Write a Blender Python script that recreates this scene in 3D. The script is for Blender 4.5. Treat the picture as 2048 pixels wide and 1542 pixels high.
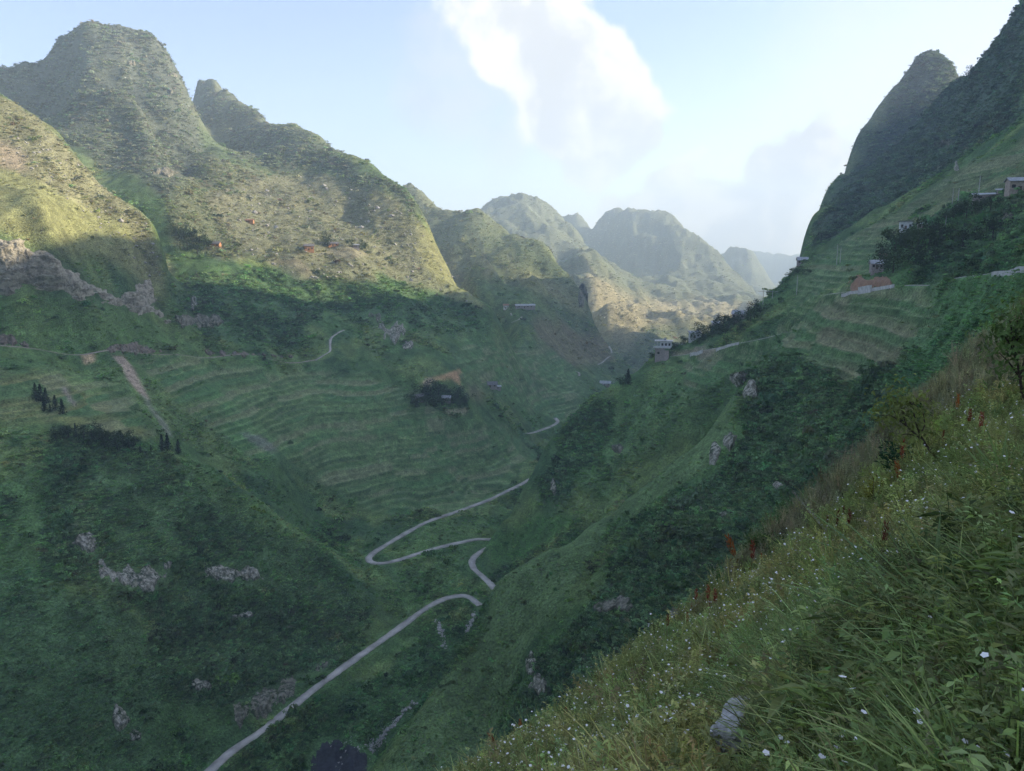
import bpy, math, random
import numpy as np
from mathutils import Vector, Matrix

for _o in list(bpy.data.objects):
    bpy.data.objects.remove(_o)
SC = bpy.context.scene
COL = SC.collection
random.seed(7)
RNG = np.random.default_rng(11)

# ------------------------------------------------------------------ camera
W, H, F = 2048.0, 1542.0, 1490.0          # picture size and focal length in pixels
PITCH = math.radians(9.56)                 # looking slightly down into the valley
SP, CP = math.sin(PITCH), math.cos(PITCH)
cam = bpy.data.cameras.new('camera')
cam.sensor_width = 36.0
cam.lens = F / W * 36.0
cam.clip_start = 0.05
cam.clip_end = 40000.0
camo = bpy.data.objects.new('camera', cam)
COL.objects.link(camo)
camo.location = (0, 0, 0)
camo.rotation_euler = (math.radians(90) - PITCH, 0, 0)
SC.camera = camo

# ------------------------------------------------------------------ sun and sky
SUN_AZ, SUN_EL = math.radians(82), math.radians(22)     # azimuth clockwise from +Y
SUN_DIR = Vector((math.sin(SUN_AZ) * math.cos(SUN_EL), math.cos(SUN_AZ) * math.cos(SUN_EL), math.sin(SUN_EL)))
sun = bpy.data.lights.new('sun', 'SUN')
sun.energy = 2.35
sun.angle = math.radians(0.53)
sun.color = (1.0, 0.83, 0.62)
suno = bpy.data.objects.new('sun', sun)
COL.objects.link(suno)
suno.rotation_euler = (-SUN_DIR).to_track_quat('-Z', 'Y').to_euler()

SC.view_settings.view_transform = 'Standard'
SC.view_settings.look = 'None'
SC.view_settings.gamma = 1.0
SC.view_settings.use_curve_mapping = False
SC.view_settings.exposure = 2.2
SC.cycles.use_denoising = True
SC.cycles.max_bounces = 5
SC.cycles.diffuse_bounces = 2
SC.cycles.glossy_bounces = 1
SC.cycles.transmission_bounces = 3
SC.cycles.transparent_max_bounces = 8
SC.cycles.volume_bounces = 2
SC.cycles.use_adaptive_sampling = True
SC.cycles.adaptive_threshold = 0.015


def direction(px, py):
    u, v = (px - W / 2) / F, (H / 2 - py) / F
    return np.array([u, CP + v * SP, -SP + v * CP])


def azt(px, py):
    d = direction(px, py)
    return math.atan2(d[0], d[1]), d[2] / math.hypot(d[0], d[1])


world = bpy.data.worlds.new('World')
SC.world = world
world.use_nodes = True
wt = world.node_tree
for n in list(wt.nodes):
    wt.nodes.remove(n)


class NG:
    """small helper to write node graphs as expressions"""
    def __init__(self, tree):
        self.t = tree

    def node(self, kind, **kw):
        n = self.t.nodes.new(kind)
        for k, v in kw.items():
            setattr(n, k, v)
        return n

    def link(self, a, b):
        self.t.links.new(a, b)

    def put(self, sock, v):
        if hasattr(v, 'is_output') or hasattr(v, 'links'):
            self.t.links.new(v, sock)
        else:
            sock.default_value = v

    def math(self, op, a, b=None, c=None, clamp=False):
        n = self.node('ShaderNodeMath', operation=op)
        n.use_clamp = clamp
        for i, v in enumerate((a, b, c)):
            if v is not None:
                self.put(n.inputs[i], v)
        return n.outputs[0]

    def vmath(self, op, a, b=None, scale=None):
        n = self.node('ShaderNodeVectorMath', operation=op)
        self.put(n.inputs[0], a)
        if b is not None:
            self.put(n.inputs[1], b)
        if scale is not None:
            self.put(n.inputs[3], scale)
        return n.outputs['Value'] if op in ('DOT_PRODUCT', 'LENGTH', 'DISTANCE') else n.outputs[0]

    def noise(self, vec, scale, detail=4, rough=0.55, dist=0.0, lac=2.0):
        n = self.node('ShaderNodeTexNoise')
        if vec is not None:
            self.put(n.inputs['Vector'], vec)
        self.put(n.inputs['Scale'], scale)
        n.inputs['Detail'].default_value = detail
        n.inputs['Roughness'].default_value = rough
        n.inputs['Lacunarity'].default_value = lac
        n.inputs['Distortion'].default_value = dist
        return n.outputs['Fac']

    def smooth(self, v, a, b, lo=0.0, hi=1.0):
        n = self.node('ShaderNodeMapRange', interpolation_type='SMOOTHSTEP')
        self.put(n.inputs[0], v)
        for i, q in enumerate((a, b, lo, hi)):
            self.put(n.inputs[i + 1], q)
        return n.outputs[0]

    def mix(self, f, a, b, blend='MIX'):
        n = self.node('ShaderNodeMix', data_type='RGBA', blend_type=blend)
        self.put(n.inputs[0], f)
        self.put(n.inputs[6], a if not isinstance(a, tuple) else (*a[:3], 1))
        self.put(n.inputs[7], b if not isinstance(b, tuple) else (*b[:3], 1))
        return n.outputs[2]


def build_sky():
    g = NG(wt)
    sky = g.node('ShaderNodeTexSky', sky_type='NISHITA')
    sky.sun_disc = False
    sky.sun_elevation = SUN_EL
    sky.sun_rotation = SUN_AZ
    sky.altitude = 900
    sky.air_density = 1.0
    sky.dust_density = 1.6
    sky.ozone_density = 1.0
    d = g.vmath('NORMALIZE', g.node('ShaderNodeTexCoord').outputs['Generated'])
    # cumulus: blobs of cloud by direction, broken up by noise
    warp = g.node('ShaderNodeTexNoise')
    g.put(warp.inputs['Vector'], d)
    warp.inputs['Scale'].default_value = 9.0
    warp.inputs['Detail'].default_value = 3
    dw = g.vmath('ADD', d, g.vmath('SCALE', g.vmath('SUBTRACT', warp.outputs['Color'], (0.5, 0.5, 0.5)), scale=0.055))
    big = g.noise(dw, 6.0, 5, 0.6)
    fine = g.noise(dw, 24.0, 4, 0.62)
    nz = g.math('ADD', g.math('MULTIPLY', big, 0.6), g.math('MULTIPLY', fine, 0.4))

    def blobs(items):
        acc = None
        for px, py, rad in items:
            c = Vector(direction(px, py)).normalized()
            dist = g.vmath('DISTANCE', dw, tuple(c))
            b = g.smooth(dist, 0.0, rad / F * 1.5, 1.0, 0.0)
            acc = b if acc is None else g.math('MAXIMUM', acc, b)
        return acc
    main = blobs([(1030, 10, 120), (1000, 90, 70), (1100, 100, 110), (1150, 190, 130), (1230, 250, 105),
                  (1110, 220, 70), (1190, 165, 100), (1190, 310, 70), (1030, -110, 180), (1220, 180, 80)])
    veil = blobs([(900, 110, 130), (940, 210, 120), (870, 190, 100), (1020, 270, 100), (1000, 130, 150), (1060, 230, 130)])
    low = blobs([(1390, 410, 90), (1480, 430, 100), (1560, 450, 110), (1600, 350, 110), (1530, 340, 80),
                 (1660, 420, 110), (1340, 390, 60), (1440, 470, 90), (1500, 410, 60), (1260, 440, 70)])
    east = blobs([(1900, 60, 330), (2050, -40, 420), (1750, 200, 260)])
    m_main = g.smooth(g.math('ADD', main, g.math('MULTIPLY', g.math('SUBTRACT', nz, 0.5), 0.7)), 0.24, 0.44)
    m_veil = g.smooth(g.math('ADD', veil, g.math('MULTIPLY', g.math('SUBTRACT', nz, 0.5), 1.6)), 0.2, 1.1, 0.0, 0.6)
    m_low = g.smooth(g.math('ADD', low, g.math('MULTIPLY', g.math('SUBTRACT', nz, 0.5), 2.6)), 0.12, 0.52, 0.0, 0.95)
    m_low = g.math('MULTIPLY', m_low, g.smooth(low, 0.02, 0.25))
    m_veil = g.math('MULTIPLY', m_veil, g.smooth(veil, 0.02, 0.3))
    m_east = g.smooth(g.math('ADD', east, g.math('MULTIPLY', g.math('SUBTRACT', nz, 0.5), 0.8)), 0.25, 1.1, 0.0, 0.5)
    # elsewhere broken cumulus goes on unseen, its cover raised to brighten the ground
    general = g.smooth(g.noise(g.vmath('MULTIPLY', dw, (1, 1, 2.2)), 2.6, 4, 0.58), 0.50, 0.66)
    view = g.smooth(g.vmath('DOT_PRODUCT', d, tuple(Vector(direction(1024, 500)).normalized())), 0.42, 0.60)
    m_gen = g.math('MULTIPLY', general, g.math('SUBTRACT', 1.0, view))
    # sun side and far side of each billow
    sd = Vector((SUN_DIR.x, SUN_DIR.y, 0.35)).normalized() * 0.05
    nb = g.noise(g.vmath('ADD', dw, tuple(sd)), 6.0, 5, 0.6)
    shade = g.smooth(g.math('SUBTRACT', big, nb), -0.10, 0.06)
    ccol = g.mix(shade, (2.35, 2.38, 2.45), (3.3, 3.2, 3.0))
    vcol = g.mix(shade, (1.95, 2.05, 2.25), (2.35, 2.4, 2.5))
    lcol = g.mix(shade, (2.0, 2.0, 2.05), (3.1, 2.9, 2.6))
    c = g.mix(m_east, g.vmath('MULTIPLY', sky.outputs[0], (0.86, 0.77, 0.84)), (2.9, 2.85, 2.75))
    c = g.mix(m_veil, c, vcol)
    c = g.mix(m_low, c, lcol)
    c = g.mix(m_gen, c, lcol)
    c = g.mix(m_main, c, ccol)
    bg = g.node('ShaderNodeBackground')
    g.put(bg.inputs[0], c)
    bg.inputs[1].default_value = 0.082
    out = g.node('ShaderNodeOutputWorld')
    g.link(bg.outputs[0], out.inputs[0])


build_sky()
# ------------------------------------------------------------------ numpy noise
def _hash(ix, iy, seed):
    with np.errstate(over='ignore'):
        h = (ix.astype(np.int64) * 374761393 + iy.astype(np.int64) * 668265263 + seed * 1442695041) & 0xffffffff
        h = ((h ^ (h >> 13)) * 1274126177) & 0xffffffff
        h = (h ^ (h >> 16)) & 0xffffffff
    return h.astype(np.float64) / 4294967295.0


def gnoise(x, y, seed=0):
    """gradient noise, about -0.7..0.7"""
    x0, y0 = np.floor(x), np.floor(y)
    fx, fy = x - x0, y - y0
    u, v = fx * fx * fx * (fx * (fx * 6 - 15) + 10), fy * fy * fy * (fy * (fy * 6 - 15) + 10)
    r = 0
    for i in (0, 1):
        for j in (0, 1):
            a = _hash(x0 + i, y0 + j, seed) * 6.2831853
            g = np.cos(a) * (fx - i) + np.sin(a) * (fy - j)
            r = r + g * (u if i else 1 - u) * (v if j else 1 - v)
    return r


def fbm(x, y, scale, octaves=4, seed=0, gain=0.5):
    s, a, f = 0, 1.0, 1.0 / scale
    for o in range(octaves):
        s = s + a * gnoise(x * f, y * f, seed + o * 17)
        a *= gain
        f *= 2.03
    return s


def sstep(a, b, x):
    q = np.clip((x - a) / (b - a), 0, 1)
    return q * q * (3 - 2 * q)


# ------------------------------------------------------------------ the lie of the land
# Surveyed points: bearing and slope from the view point, horizontal range in metres.
CTRL = []                                   # (azimuth, range, height/range, landform)


def pt(lf, px, py, r):
    a, t = azt(px, py)
    CTRL.append((a, r, t, lf))


def pts(lf, items):
    for q in items:
        pt(lf, *q)


def wp(lf, az, r, z):
    CTRL.append((math.radians(az), r, z / r, lf))


def ridge(lf, items, back, floor=-226.0, sub=1):
    q = []
    for i, p in enumerate(items):
        q.append(p)
        if i + 1 < len(items):
            n = items[i + 1]
            for k in range(1, sub):
                q.append(tuple(p[j] + (n[j] - p[j]) * k / sub for j in range(3)))
    for px, py, r in q:
        a, t = azt(px, py)
        CTRL.append((a, r, t, lf))
        for dr, dz in back:
            z = max(r * t + dz, floor)
            CTRL.append((a, r + dr, z / (r + dr), lf))


# own slope under the view point: falls away to the left
for az in (-35, -20, -5, 12, 26, 38, 50):
    for r in (0.6, 1.5, 3.0, 6.0):
        a = math.radians(az)
        z = 0.79 * r * math.sin(a) - 0.63 * r * math.cos(a) - 1.75
        if az >= 38:
            z = max(z, -1.65 - 0.10 * r)
        CTRL.append((a, r, z / r, 'near'))
pts('near', [(2048, 1542, 2.9), (2048, 1200, 6.2), (2048, 1000, 12), (2048, 800, 25), (1800, 1200, 9.8), (1800, 1000, 18.5),
             (1600, 1200, 14.5), (1470, 1490, 8), (1250, 1480, 11), (1400, 1330, 14), (1950, 900, 20), (1900, 850, 28),
             (2048, 725, 36), (2048, 672, 50), (1900, 800, 36), (1900, 770, 43), (1760, 930, 30), (1760, 900, 35), (1620, 1060, 26), (1620, 1030, 29.5), (1500, 1160, 24), (1400, 1260, 20), (1190, 1420, 16.5)])
ridge('near', [(700, 1760, 12), (985, 1548, 15), (1195, 1374, 19), (1400, 1210, 24), (1500, 1110, 29), (1620, 1010, 33), (1760, 880, 40),
               (1900, 750, 50), (2048, 635, 70), (2180, 545, 95)], [(5, -7), (16, -22), (45, -58)], sub=2)
for az, zz in ((-37, -1), (-28, -.98), (-18, -.93), (-8, -.88)):
    for r in (20, 60, 120, 180):
        wp('near', az, r, zz * r - 2)
for az, z in ((3, -140), (10, -135), (18, -125), (26, -95)):
    wp('near', az, 150, z)

# first spur, grass back and dark rocky face
pts('spur', [(1050, 1450, 262), (1150, 1380, 255), (1250, 1300, 255), (1350, 1200, 262), (1450, 1130, 268), (1550, 1050, 275), (1650, 960, 283),
             (1750, 870, 285), (1850, 770, 276), (1950, 690, 252), (2048, 610, 212),
             (1100, 1300, 283), (1250, 1150, 300), (1400, 1030, 312), (1500, 950, 318), (1600, 850, 330), (1700, 760, 338), (1800, 690, 325), (1900, 640, 294),
             (1490, 765, 385), (1440, 870, 362), (1350, 960, 352), (1180, 1110, 335), (1050, 1290, 300), (970, 1450, 285),
             (1600, 690, 400), (1700, 640, 390), (1800, 620, 360), (1900, 600, 312), (2048, 570, 224),
             (1530, 705, 430), (1600, 650, 455)])
ridge('spur', [(700, 1610, 266), (740, 1542, 275), (800, 1460, 288), (870, 1370, 305), (925, 1280, 322), (960, 1222, 335), (1000, 1160, 345), (1090, 1098, 357),
               (1180, 1042, 368), (1260, 985, 380), (1340, 920, 392), (1420, 850, 402), (1465, 790, 410)], [(12, -10), (35, -32), (62, -50)], floor=-224)
# second spur with the hamlet on its shoulder
pts('spur_far', [(1150, 1000, 485), (1100, 950, 520), (1200, 880, 540), (1280, 800, 555), (1020, 1090, 505), (1300, 860, 510), (1400, 790, 500),
                 (1450, 720, 520), (1500, 690, 515), (1560, 655, 510), (1380, 720, 570), (1340, 740, 575)])
ridge('spur_far', [(968, 1099, 500), (985, 1074, 508), (1005, 1045, 522), (1030, 1010, 538), (1060, 958, 547), (1090, 900, 560), (1140, 840, 572), (1190, 795, 585), (1240, 760, 598),
                   (1310, 707, 615)], [(15, -14), (45, -38)], floor=-204)
ridge('spur_far', [(1345, 692, 622), (1390, 675, 618), (1440, 655, 614), (1480, 640, 612), (1515, 622, 625), (1540, 600, 650), (1565, 578, 700), (1590, 548, 770)],
      [(20, -14), (60, -50), (140, -110)])
# right mountain, its terraces and the hill road
pts('right', [(1700, 587, 425), (1800, 575, 388), (1900, 560, 338), (1990, 549, 272), (2048, 545, 236),
              (2048, 300, 600), (1950, 330, 620), (1850, 400, 640), (1750, 450, 665), (1680, 490, 690), (1620, 540, 730),
              (2048, 380, 430), (1950, 420, 450), (1850, 470, 480), (1750, 510, 505), (1650, 570, 525), (1580, 612, 550),
              (2048, 450, 370), (1900, 500, 395), (1800, 540, 425), (2048, 510, 275),
              (2048, 200, 800), (1980, 250, 830), (1900, 220, 1060), (1850, 300, 980), (1780, 370, 910), (1700, 430, 860), (1640, 490, 820),
              (1850, 200, 1420), (1800, 280, 1350), (1750, 340, 1280), (1700, 385, 1210), (1660, 445, 1120)])
ridge('right', [(1598, 535, 900), (1620, 490, 1000), (1640, 425, 1150), (1660, 380, 1250), (1700, 303, 1350), (1740, 238, 1420), (1790, 180, 1470), (1825, 128, 1500),
                (1850, 107, 1510), (1875, 105, 1510), (1900, 125, 1500), (1915, 148, 1490)], [(120, -100), (420, -330)])
pts('right', [(1932, 162, 1200), (1932, 164, 1350)])
ridge('right', [(1955, 138, 1120), (1975, 108, 1090), (2000, 72, 1060), (2020, 45, 1040), (2048, -5, 1010), (2110, -90, 1000), (2190, -170, 1000)],
      [(100, -30), (320, -120)])
for q in ((40, 25, -4.2), (40, 40, -4.6), (40, 60, -5.2), (40, 100, -10), (40, 200, -8), (40, 300, 35), (40, 500, 110), (40, 800, 270), (40, 1080, 440), (40, 1500, 330), (45, 100, 0), (45, 300, 70), (45, 700, 260), (45, 1100, 470), (45, 1700, 330),
          (55, 100, 22), (55, 400, 170), (55, 900, 420), (55, 1300, 500), (70, 50, 13), (70, 300, 150), (70, 800, 420), (70, 1300, 430),
          (90, 50, 20), (90, 300, 170), (90, 900, 450), (120, 50, 18), (120, 300, 120), (120, 900, 350), (150, 50, 2), (150, 300, 20),
          (150, 900, 200), (180, 50, -15), (180, 300, -60), (180, 900, 50), (180, 2500, 200),
          (60, 2500, 300), (90, 2500, 300), (120, 2500, 250), (40, 2500, 150), (60, 7000, 200), (120, 7000, 200), (180, 7000, 200),
          (50, 3, -1.3), (90, 3, -.6), (130, 3, -.6), (180, 3, -1.9), (90, 10, 3), (130, 10, 3), (180, 10, -4)):
    wp('right' if abs(q[0]) < 100 and q[1] > 40 else 'near', *q)
for q in ((-60, 20, -20), (-60, 100, -90), (-60, 250, -205), (-60, 330, -215), (-60, 500, -100), (-60, 900, 130), (-60, 1500, 330),
          (-90, 50, -42), (-90, 200, -165), (-90, 300, -212), (-90, 500, -110), (-90, 1000, 180), (-90, 2500, 300), (-60, 2500, 350),
          (-130, 50, -40), (-130, 200, -140), (-130, 400, -170), (-130, 900, 50), (-180, 50, -15), (-180, 300, -60), (-180, 900, 50), (-180, 2500, 200),
          (-90, 7000, 200), (-40, 7000, 200), (-180, 7000, 200), (-90, 10, -9), (-130, 10, -9), (-180, 10, -4), (-90, 3, -4), (-130, 3, -4), (-180, 3, -1.9),
          (-41, 290, -205), (-41, 450, -120), (-41, 600, -50), (-41, 660, 20), (-41, 880, 170), (-41, 1550, 330), (-41, 2200, 300)):
    wp('left', *q)
# valley floor: the road climbs along these points
ROAD_LOW = [(400, 1556, 327), (420, 1542, 330), (460, 1505, 338), (500, 1478, 343), (550, 1442, 352), (600, 1400, 363), (650, 1362, 375), (700, 1325, 388), (750, 1290, 403), (800, 1255, 420),
            (838, 1226, 434), (870, 1206, 445), (900, 1194, 451), (930, 1191, 452), (945, 1198, 446), (960, 1211, 437)]
ROAD_MID = [(1000, 1192, 450), (987, 1174, 462), (968, 1155, 474), (950, 1140, 483), (943, 1125, 492), (950, 1112, 502), (968, 1099, 514), (990, 1088, 524), (1006, 1080, 532), (1006, 1074, 537), (992, 1076, 535)]
ROAD_TOP = [(992, 1076, 535), (978, 1079, 532), (955, 1078, 531), (920, 1085, 523), (880, 1094, 514), (840, 1106, 503), (800, 1119, 492), (770, 1126, 485), (748, 1126, 485), (736, 1119, 492),
            (745, 1107, 503), (770, 1091, 517), (800, 1073, 533), (850, 1045, 556), (890, 1031, 570), (920, 1021, 581), (950, 1010, 592), (980, 999, 603), (1010, 984, 619), (1040, 970, 636), (1062, 957, 652)]
pts('valley', ROAD_LOW + ROAD_MID[1:-1] + ROAD_TOP)
pts('valley', [(760, 1500, 334), (800, 1440, 346), (680, 1510, 330), (900, 1330, 380), (880, 1260, 408), (850, 1150, 472), (1040, 880, 775), (1110, 845, 874), (1200, 800, 1003), (700, 1420, 352),
               (1250, 722, 1290), (1330, 685, 1500), (1400, 650, 1750), (1450, 645, 1820), (1520, 612, 2300)])
# lower left hill
pts('cone', [(200, 950, 470), (100, 1000, 462), (300, 1050, 440), (450, 1050, 455), (550, 1120, 448), (300, 1150, 415), (500, 1150, 432), (650, 1220, 430),
             (200, 1250, 385), (400, 1280, 392), (550, 1300, 400), (300, 1400, 360), (150, 1400, 352), (450, 1390, 366), (0, 1400, 358), (0, 1250, 390), (0, 1100, 430),
             (50, 950, 475), (0, 1542, 330), (200, 1500, 338), (350, 1490, 341), (600, 1340, 392)])
ridge('cone', [(340, 908, 490), (430, 945, 485), (500, 985, 480), (560, 1030, 475), (620, 1075, 470), (680, 1115, 463), (735, 1160, 455), (790, 1212, 442)],
      [(12, -5), (30, -12)], floor=-203.5)
# left slopes with the old road cut
pts('left', [(0, 880, 520), (100, 830, 535), (0, 760, 562), (200, 800, 560), (300, 850, 530), (100, 720, 592), (0, 690, 592), (200, 700, 620), (350, 705, 672), (500, 715, 705),
             (630, 720, 738), (0, 640, 620), (150, 640, 640), (250, 680, 650), (100, 592, 640), (0, 585, 630), (250, 620, 680), (340, 655, 705),
             (400, 800, 600), (450, 900, 560), (550, 950, 560), (600, 900, 610), (700, 900, 636), (700, 1000, 592), (800, 1000, 598), (800, 900, 645), (640, 1060, 548), (600, 1010, 560),
             (850, 830, 682), (930, 880, 690), (950, 950, 665), (1000, 920, 702), (1000, 830, 760), (900, 760, 725), (700, 800, 685), (600, 760, 712), (500, 780, 670), (800, 720, 745),
             (1080, 858, 835), (1060, 800, 880), (960, 720, 825), (1100, 780, 960), (1170, 760, 1060), (1100, 700, 1080), (1050, 650, 1060), (1220, 740, 1180), (1180, 690, 1230),
             (780, 650, 795), (700, 680, 770), (950, 700, 840), (985, 640, 910)])
ridge('left', [(760, 770, 700), (850, 800, 700), (940, 850, 700), (1000, 885, 715)], [], sub=1)
# upper left hill above the cliff
pts('upper', [(100, 470, 652), (0, 480, 645), (200, 530, 690), (300, 590, 712), (250, 500, 715), (100, 380, 720), (0, 300, 760), (150, 420, 712), (300, 540, 730), (0, 400, 690), (200, 430, 740)])
ridge('upper', [(-60, 195, 870), (0, 200, 863), (60, 227, 850), (120, 275, 825), (170, 330, 800), (230, 388, 780), (290, 432, 765)],
      [(25, -22), (70, -60)], floor=-60)
ridge('upper', [(325, 490, 748), (348, 580, 728)], [(20, -10)])
ridge('peak', [(-60, 110, 1600), (0, 125, 1600), (50, 119, 1580), (100, 97, 1560), (145, 72, 1550), (180, 57, 1550), (220, 57, 1550), (260, 63, 1550), (300, 88, 1540), (335, 110, 1520)], [(80, -90), (260, -240)])
ridge('peak', [(365, 160, 1490), (385, 207, 1460), (405, 245, 1420), (430, 285, 1370)], [(70, -28)])
ridge('peak', [(170, 182, 1310), (215, 180, 1270), (255, 186, 1240), (290, 225, 1210), (330, 300, 1160), (365, 350, 1110)], [(45, -14)])
pts('peak', [(100, 250, 1330), (200, 330, 1120), (250, 260, 1190), (165, 100, 1470), (165, 140, 1410), (95, 150, 1545), (20, 220, 1450), (130, 200, 1420), (20, 170, 1540), (300, 370, 1010), (350, 440, 930), (280, 130, 1440), (330, 220, 1330), (400, 330, 1160), (60, 185, 1500)])
ridge('ridge', [(390, 180, 1850), (415, 160, 1840), (440, 174, 1800), (475, 198, 1700), (520, 222, 1600), (600, 264, 1470), (640, 276, 1400), (700, 322, 1330), (760, 352, 1260), (800, 388, 1200), (840, 432, 1140),
                (870, 480, 1090), (900, 542, 1030), (940, 585, 980), (985, 622, 935)], [(50, -45), (140, -110)], floor=-150)
pts('ridge', [(450, 300, 1300), (520, 320, 1290), (600, 350, 1220), (700, 420, 1090), (600, 420, 1040), (500, 420, 1030), (430, 480, 925), (600, 490, 925), (720, 490, 970), (780, 500, 990), (800, 560, 930),
              (850, 600, 890), (700, 600, 855), (600, 600, 830), (500, 600, 790), (450, 640, 750), (410, 590, 775), (900, 610, 930), (560, 540, 880), (740, 550, 900)])
# ridges farther up the valley
ridge('ridge_two', [(780, 378, 1780), (810, 385, 1750), (860, 405, 1700), (905, 428, 1650), (960, 430, 1620), (1000, 455, 1570), (1060, 485, 1500), (1100, 503, 1460), (1140, 548, 1400), (1175, 600, 1350),
                    (1200, 665, 1300), (1240, 722, 1230)], [(60, -55), (200, -150)], floor=-165)
ridge('ridge_two', [(935, 548, 1270), (965, 517, 1280), (995, 548, 1270)], [(50, -22)])
ridge('ridge_two', [(1040, 575, 1225), (1066, 550, 1230), (1092, 575, 1225)], [(45, -14)])
pts('ridge_two', [(900, 500, 1420), (1000, 530, 1350), (1080, 590, 1270), (1130, 640, 1250), (950, 590, 1180), (1020, 620, 1120), (1100, 650, 1160), (1000, 490, 1460), (1080, 530, 1380), (860, 450, 1550)])
ridge('ridge_three', [(975, 445, 2500), (1000, 433, 2480), (1030, 418, 2450), (1060, 412, 2430), (1090, 417, 2400), (1110, 435, 2350), (1135, 455, 2300), (1165, 480, 2250), (1200, 520, 2150)], [(100, -90), (300, -250)], floor=-160)
ridge('ridge_three', [(1130, 530, 1880), (1155, 505, 1890), (1180, 484, 1900), (1202, 508, 1890), (1225, 540, 1870)], [(50, -12)], floor=-160)
pts('ridge_three', [(1250, 565, 2030), (1235, 535, 2200), (1280, 600, 1900), (1330, 620, 1880), (1300, 590, 2040), (1260, 585, 1880)])
pts('ridge_three', [(1250, 620, 1660), (1200, 620, 1560), (1260, 670, 1480), (1300, 660, 1560), (1180, 560, 1700)])
ridge('ridge_four', [(1100, 446, 2980), (1125, 431, 2960), (1145, 429, 2950), (1165, 436, 2940)], [(150, -130), (400, -300)], floor=-150)
ridge('ridge_four', [(1180, 458, 2900), (1200, 440, 2900), (1215, 427, 2880), (1240, 421, 2860), (1275, 427, 2850), (1310, 437, 2850), (1340, 438, 2850), (1355, 455, 2830), (1362, 468, 2800), (1380, 470, 2750),
                     (1400, 483, 2700), (1430, 510, 2650), (1450, 527, 2600), (1480, 557, 2550), (1510, 590, 2450), (1535, 608, 2380)], [(120, -110), (350, -300)], floor=-150)
pts('ridge_four', [(1300, 500, 2520), (1250, 500, 2560), (1350, 560, 2250), (1400, 600, 2060), (1300, 570, 2150), (1450, 600, 2120), (1480, 625, 2020), (1340, 640, 1850), (1220, 480, 2700), (1400, 530, 2450)])
ridge('far', [(1430, 525, 3500), (1445, 515, 3480), (1460, 505, 3450), (1480, 498, 3430), (1500, 502, 3420), (1522, 527, 3400), (1540, 555, 3380), (1553, 585, 3350)], [(150, -140), (350, -260)], floor=-140)
ridge('far', [(1545, 576, 5000), (1575, 550, 5000), (1605, 525, 5000), (1650, 500, 5000)], [(250, -150)], floor=-140)
ridge('far', [(1460, 520, 7000), (1510, 500, 7000), (1530, 492, 7000), (1548, 490, 7000), (1575, 503, 7000), (1600, 520, 7000), (1650, 535, 7000)], [(400, -200)], floor=-140)
for az in range(-38, 20, 6):
    wp('far', az, 6000, -130)
    wp('far', az, 7600, -130)

for _i, (_a, _r, _t, _l) in enumerate(CTRL):
    if _l in ('ridge_three', 'ridge_four', 'far') and _r < 5500:
        CTRL[_i] = (_a, _r * (1 + 0.35 * min(max((_r - 1500) / 900, 0), 1)), _t, _l)
KR = 0.6
_c = np.array([(a, math.log(r) * KR, t) for a, r, t, _ in CTRL])
LFS = sorted(set(q[3] for q in CTRL))
_lf = np.array([LFS.index(q[3]) for q in CTRL])


def _phi(d2):
    return np.sqrt(d2 + 0.012 ** 2)


_NC = len(_c)
_d2 = ((_c[:, None, :2] - _c[None, :, :2]) ** 2).sum(-1)
_A = np.zeros((_NC + 3, _NC + 3))
_A[:_NC, :_NC] = _phi(_d2) - np.eye(_NC) * 6e-4
_A[:_NC, _NC] = 1
_A[:_NC, _NC + 1:] = _c[:, :2]
_A[_NC:, :_NC] = _A[:_NC, _NC:].T
_b = np.zeros(_NC + 3)
_b[:_NC] = _c[:, 2]
_w = np.linalg.lstsq(_A, _b, rcond=None)[0]


def base_t(a, q):
    """height/range at azimuth a and q = KR*ln(range), arrays"""
    a, q = np.asarray(a, float).ravel(), np.asarray(q, float).ravel()
    out = np.empty(len(a))
    for s in range(0, len(a), 20000):
        aa, qq = a[s:s + 20000], q[s:s + 20000]
        d2 = (aa[:, None] - _c[None, :, 0]) ** 2 + (qq[:, None] - _c[None, :, 1]) ** 2
        out[s:s + 20000] = _phi(d2) @ _w[:_NC] + _w[_NC] + aa * _w[_NC + 1] + qq * _w[_NC + 2]
    return out
# ------------------------------------------------------------------ where bare rock shows
def oval(cx, cy, w, h, seed, n=14, rough=0.28):
    rg = random.Random(seed)
    return [(cx + w / 2 * math.cos(k / n * 6.283) * (1 + rg.uniform(-rough, rough)), cy + h / 2 * math.sin(k / n * 6.283) * (1 + rg.uniform(-rough, rough))) for k in range(n)]


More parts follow.
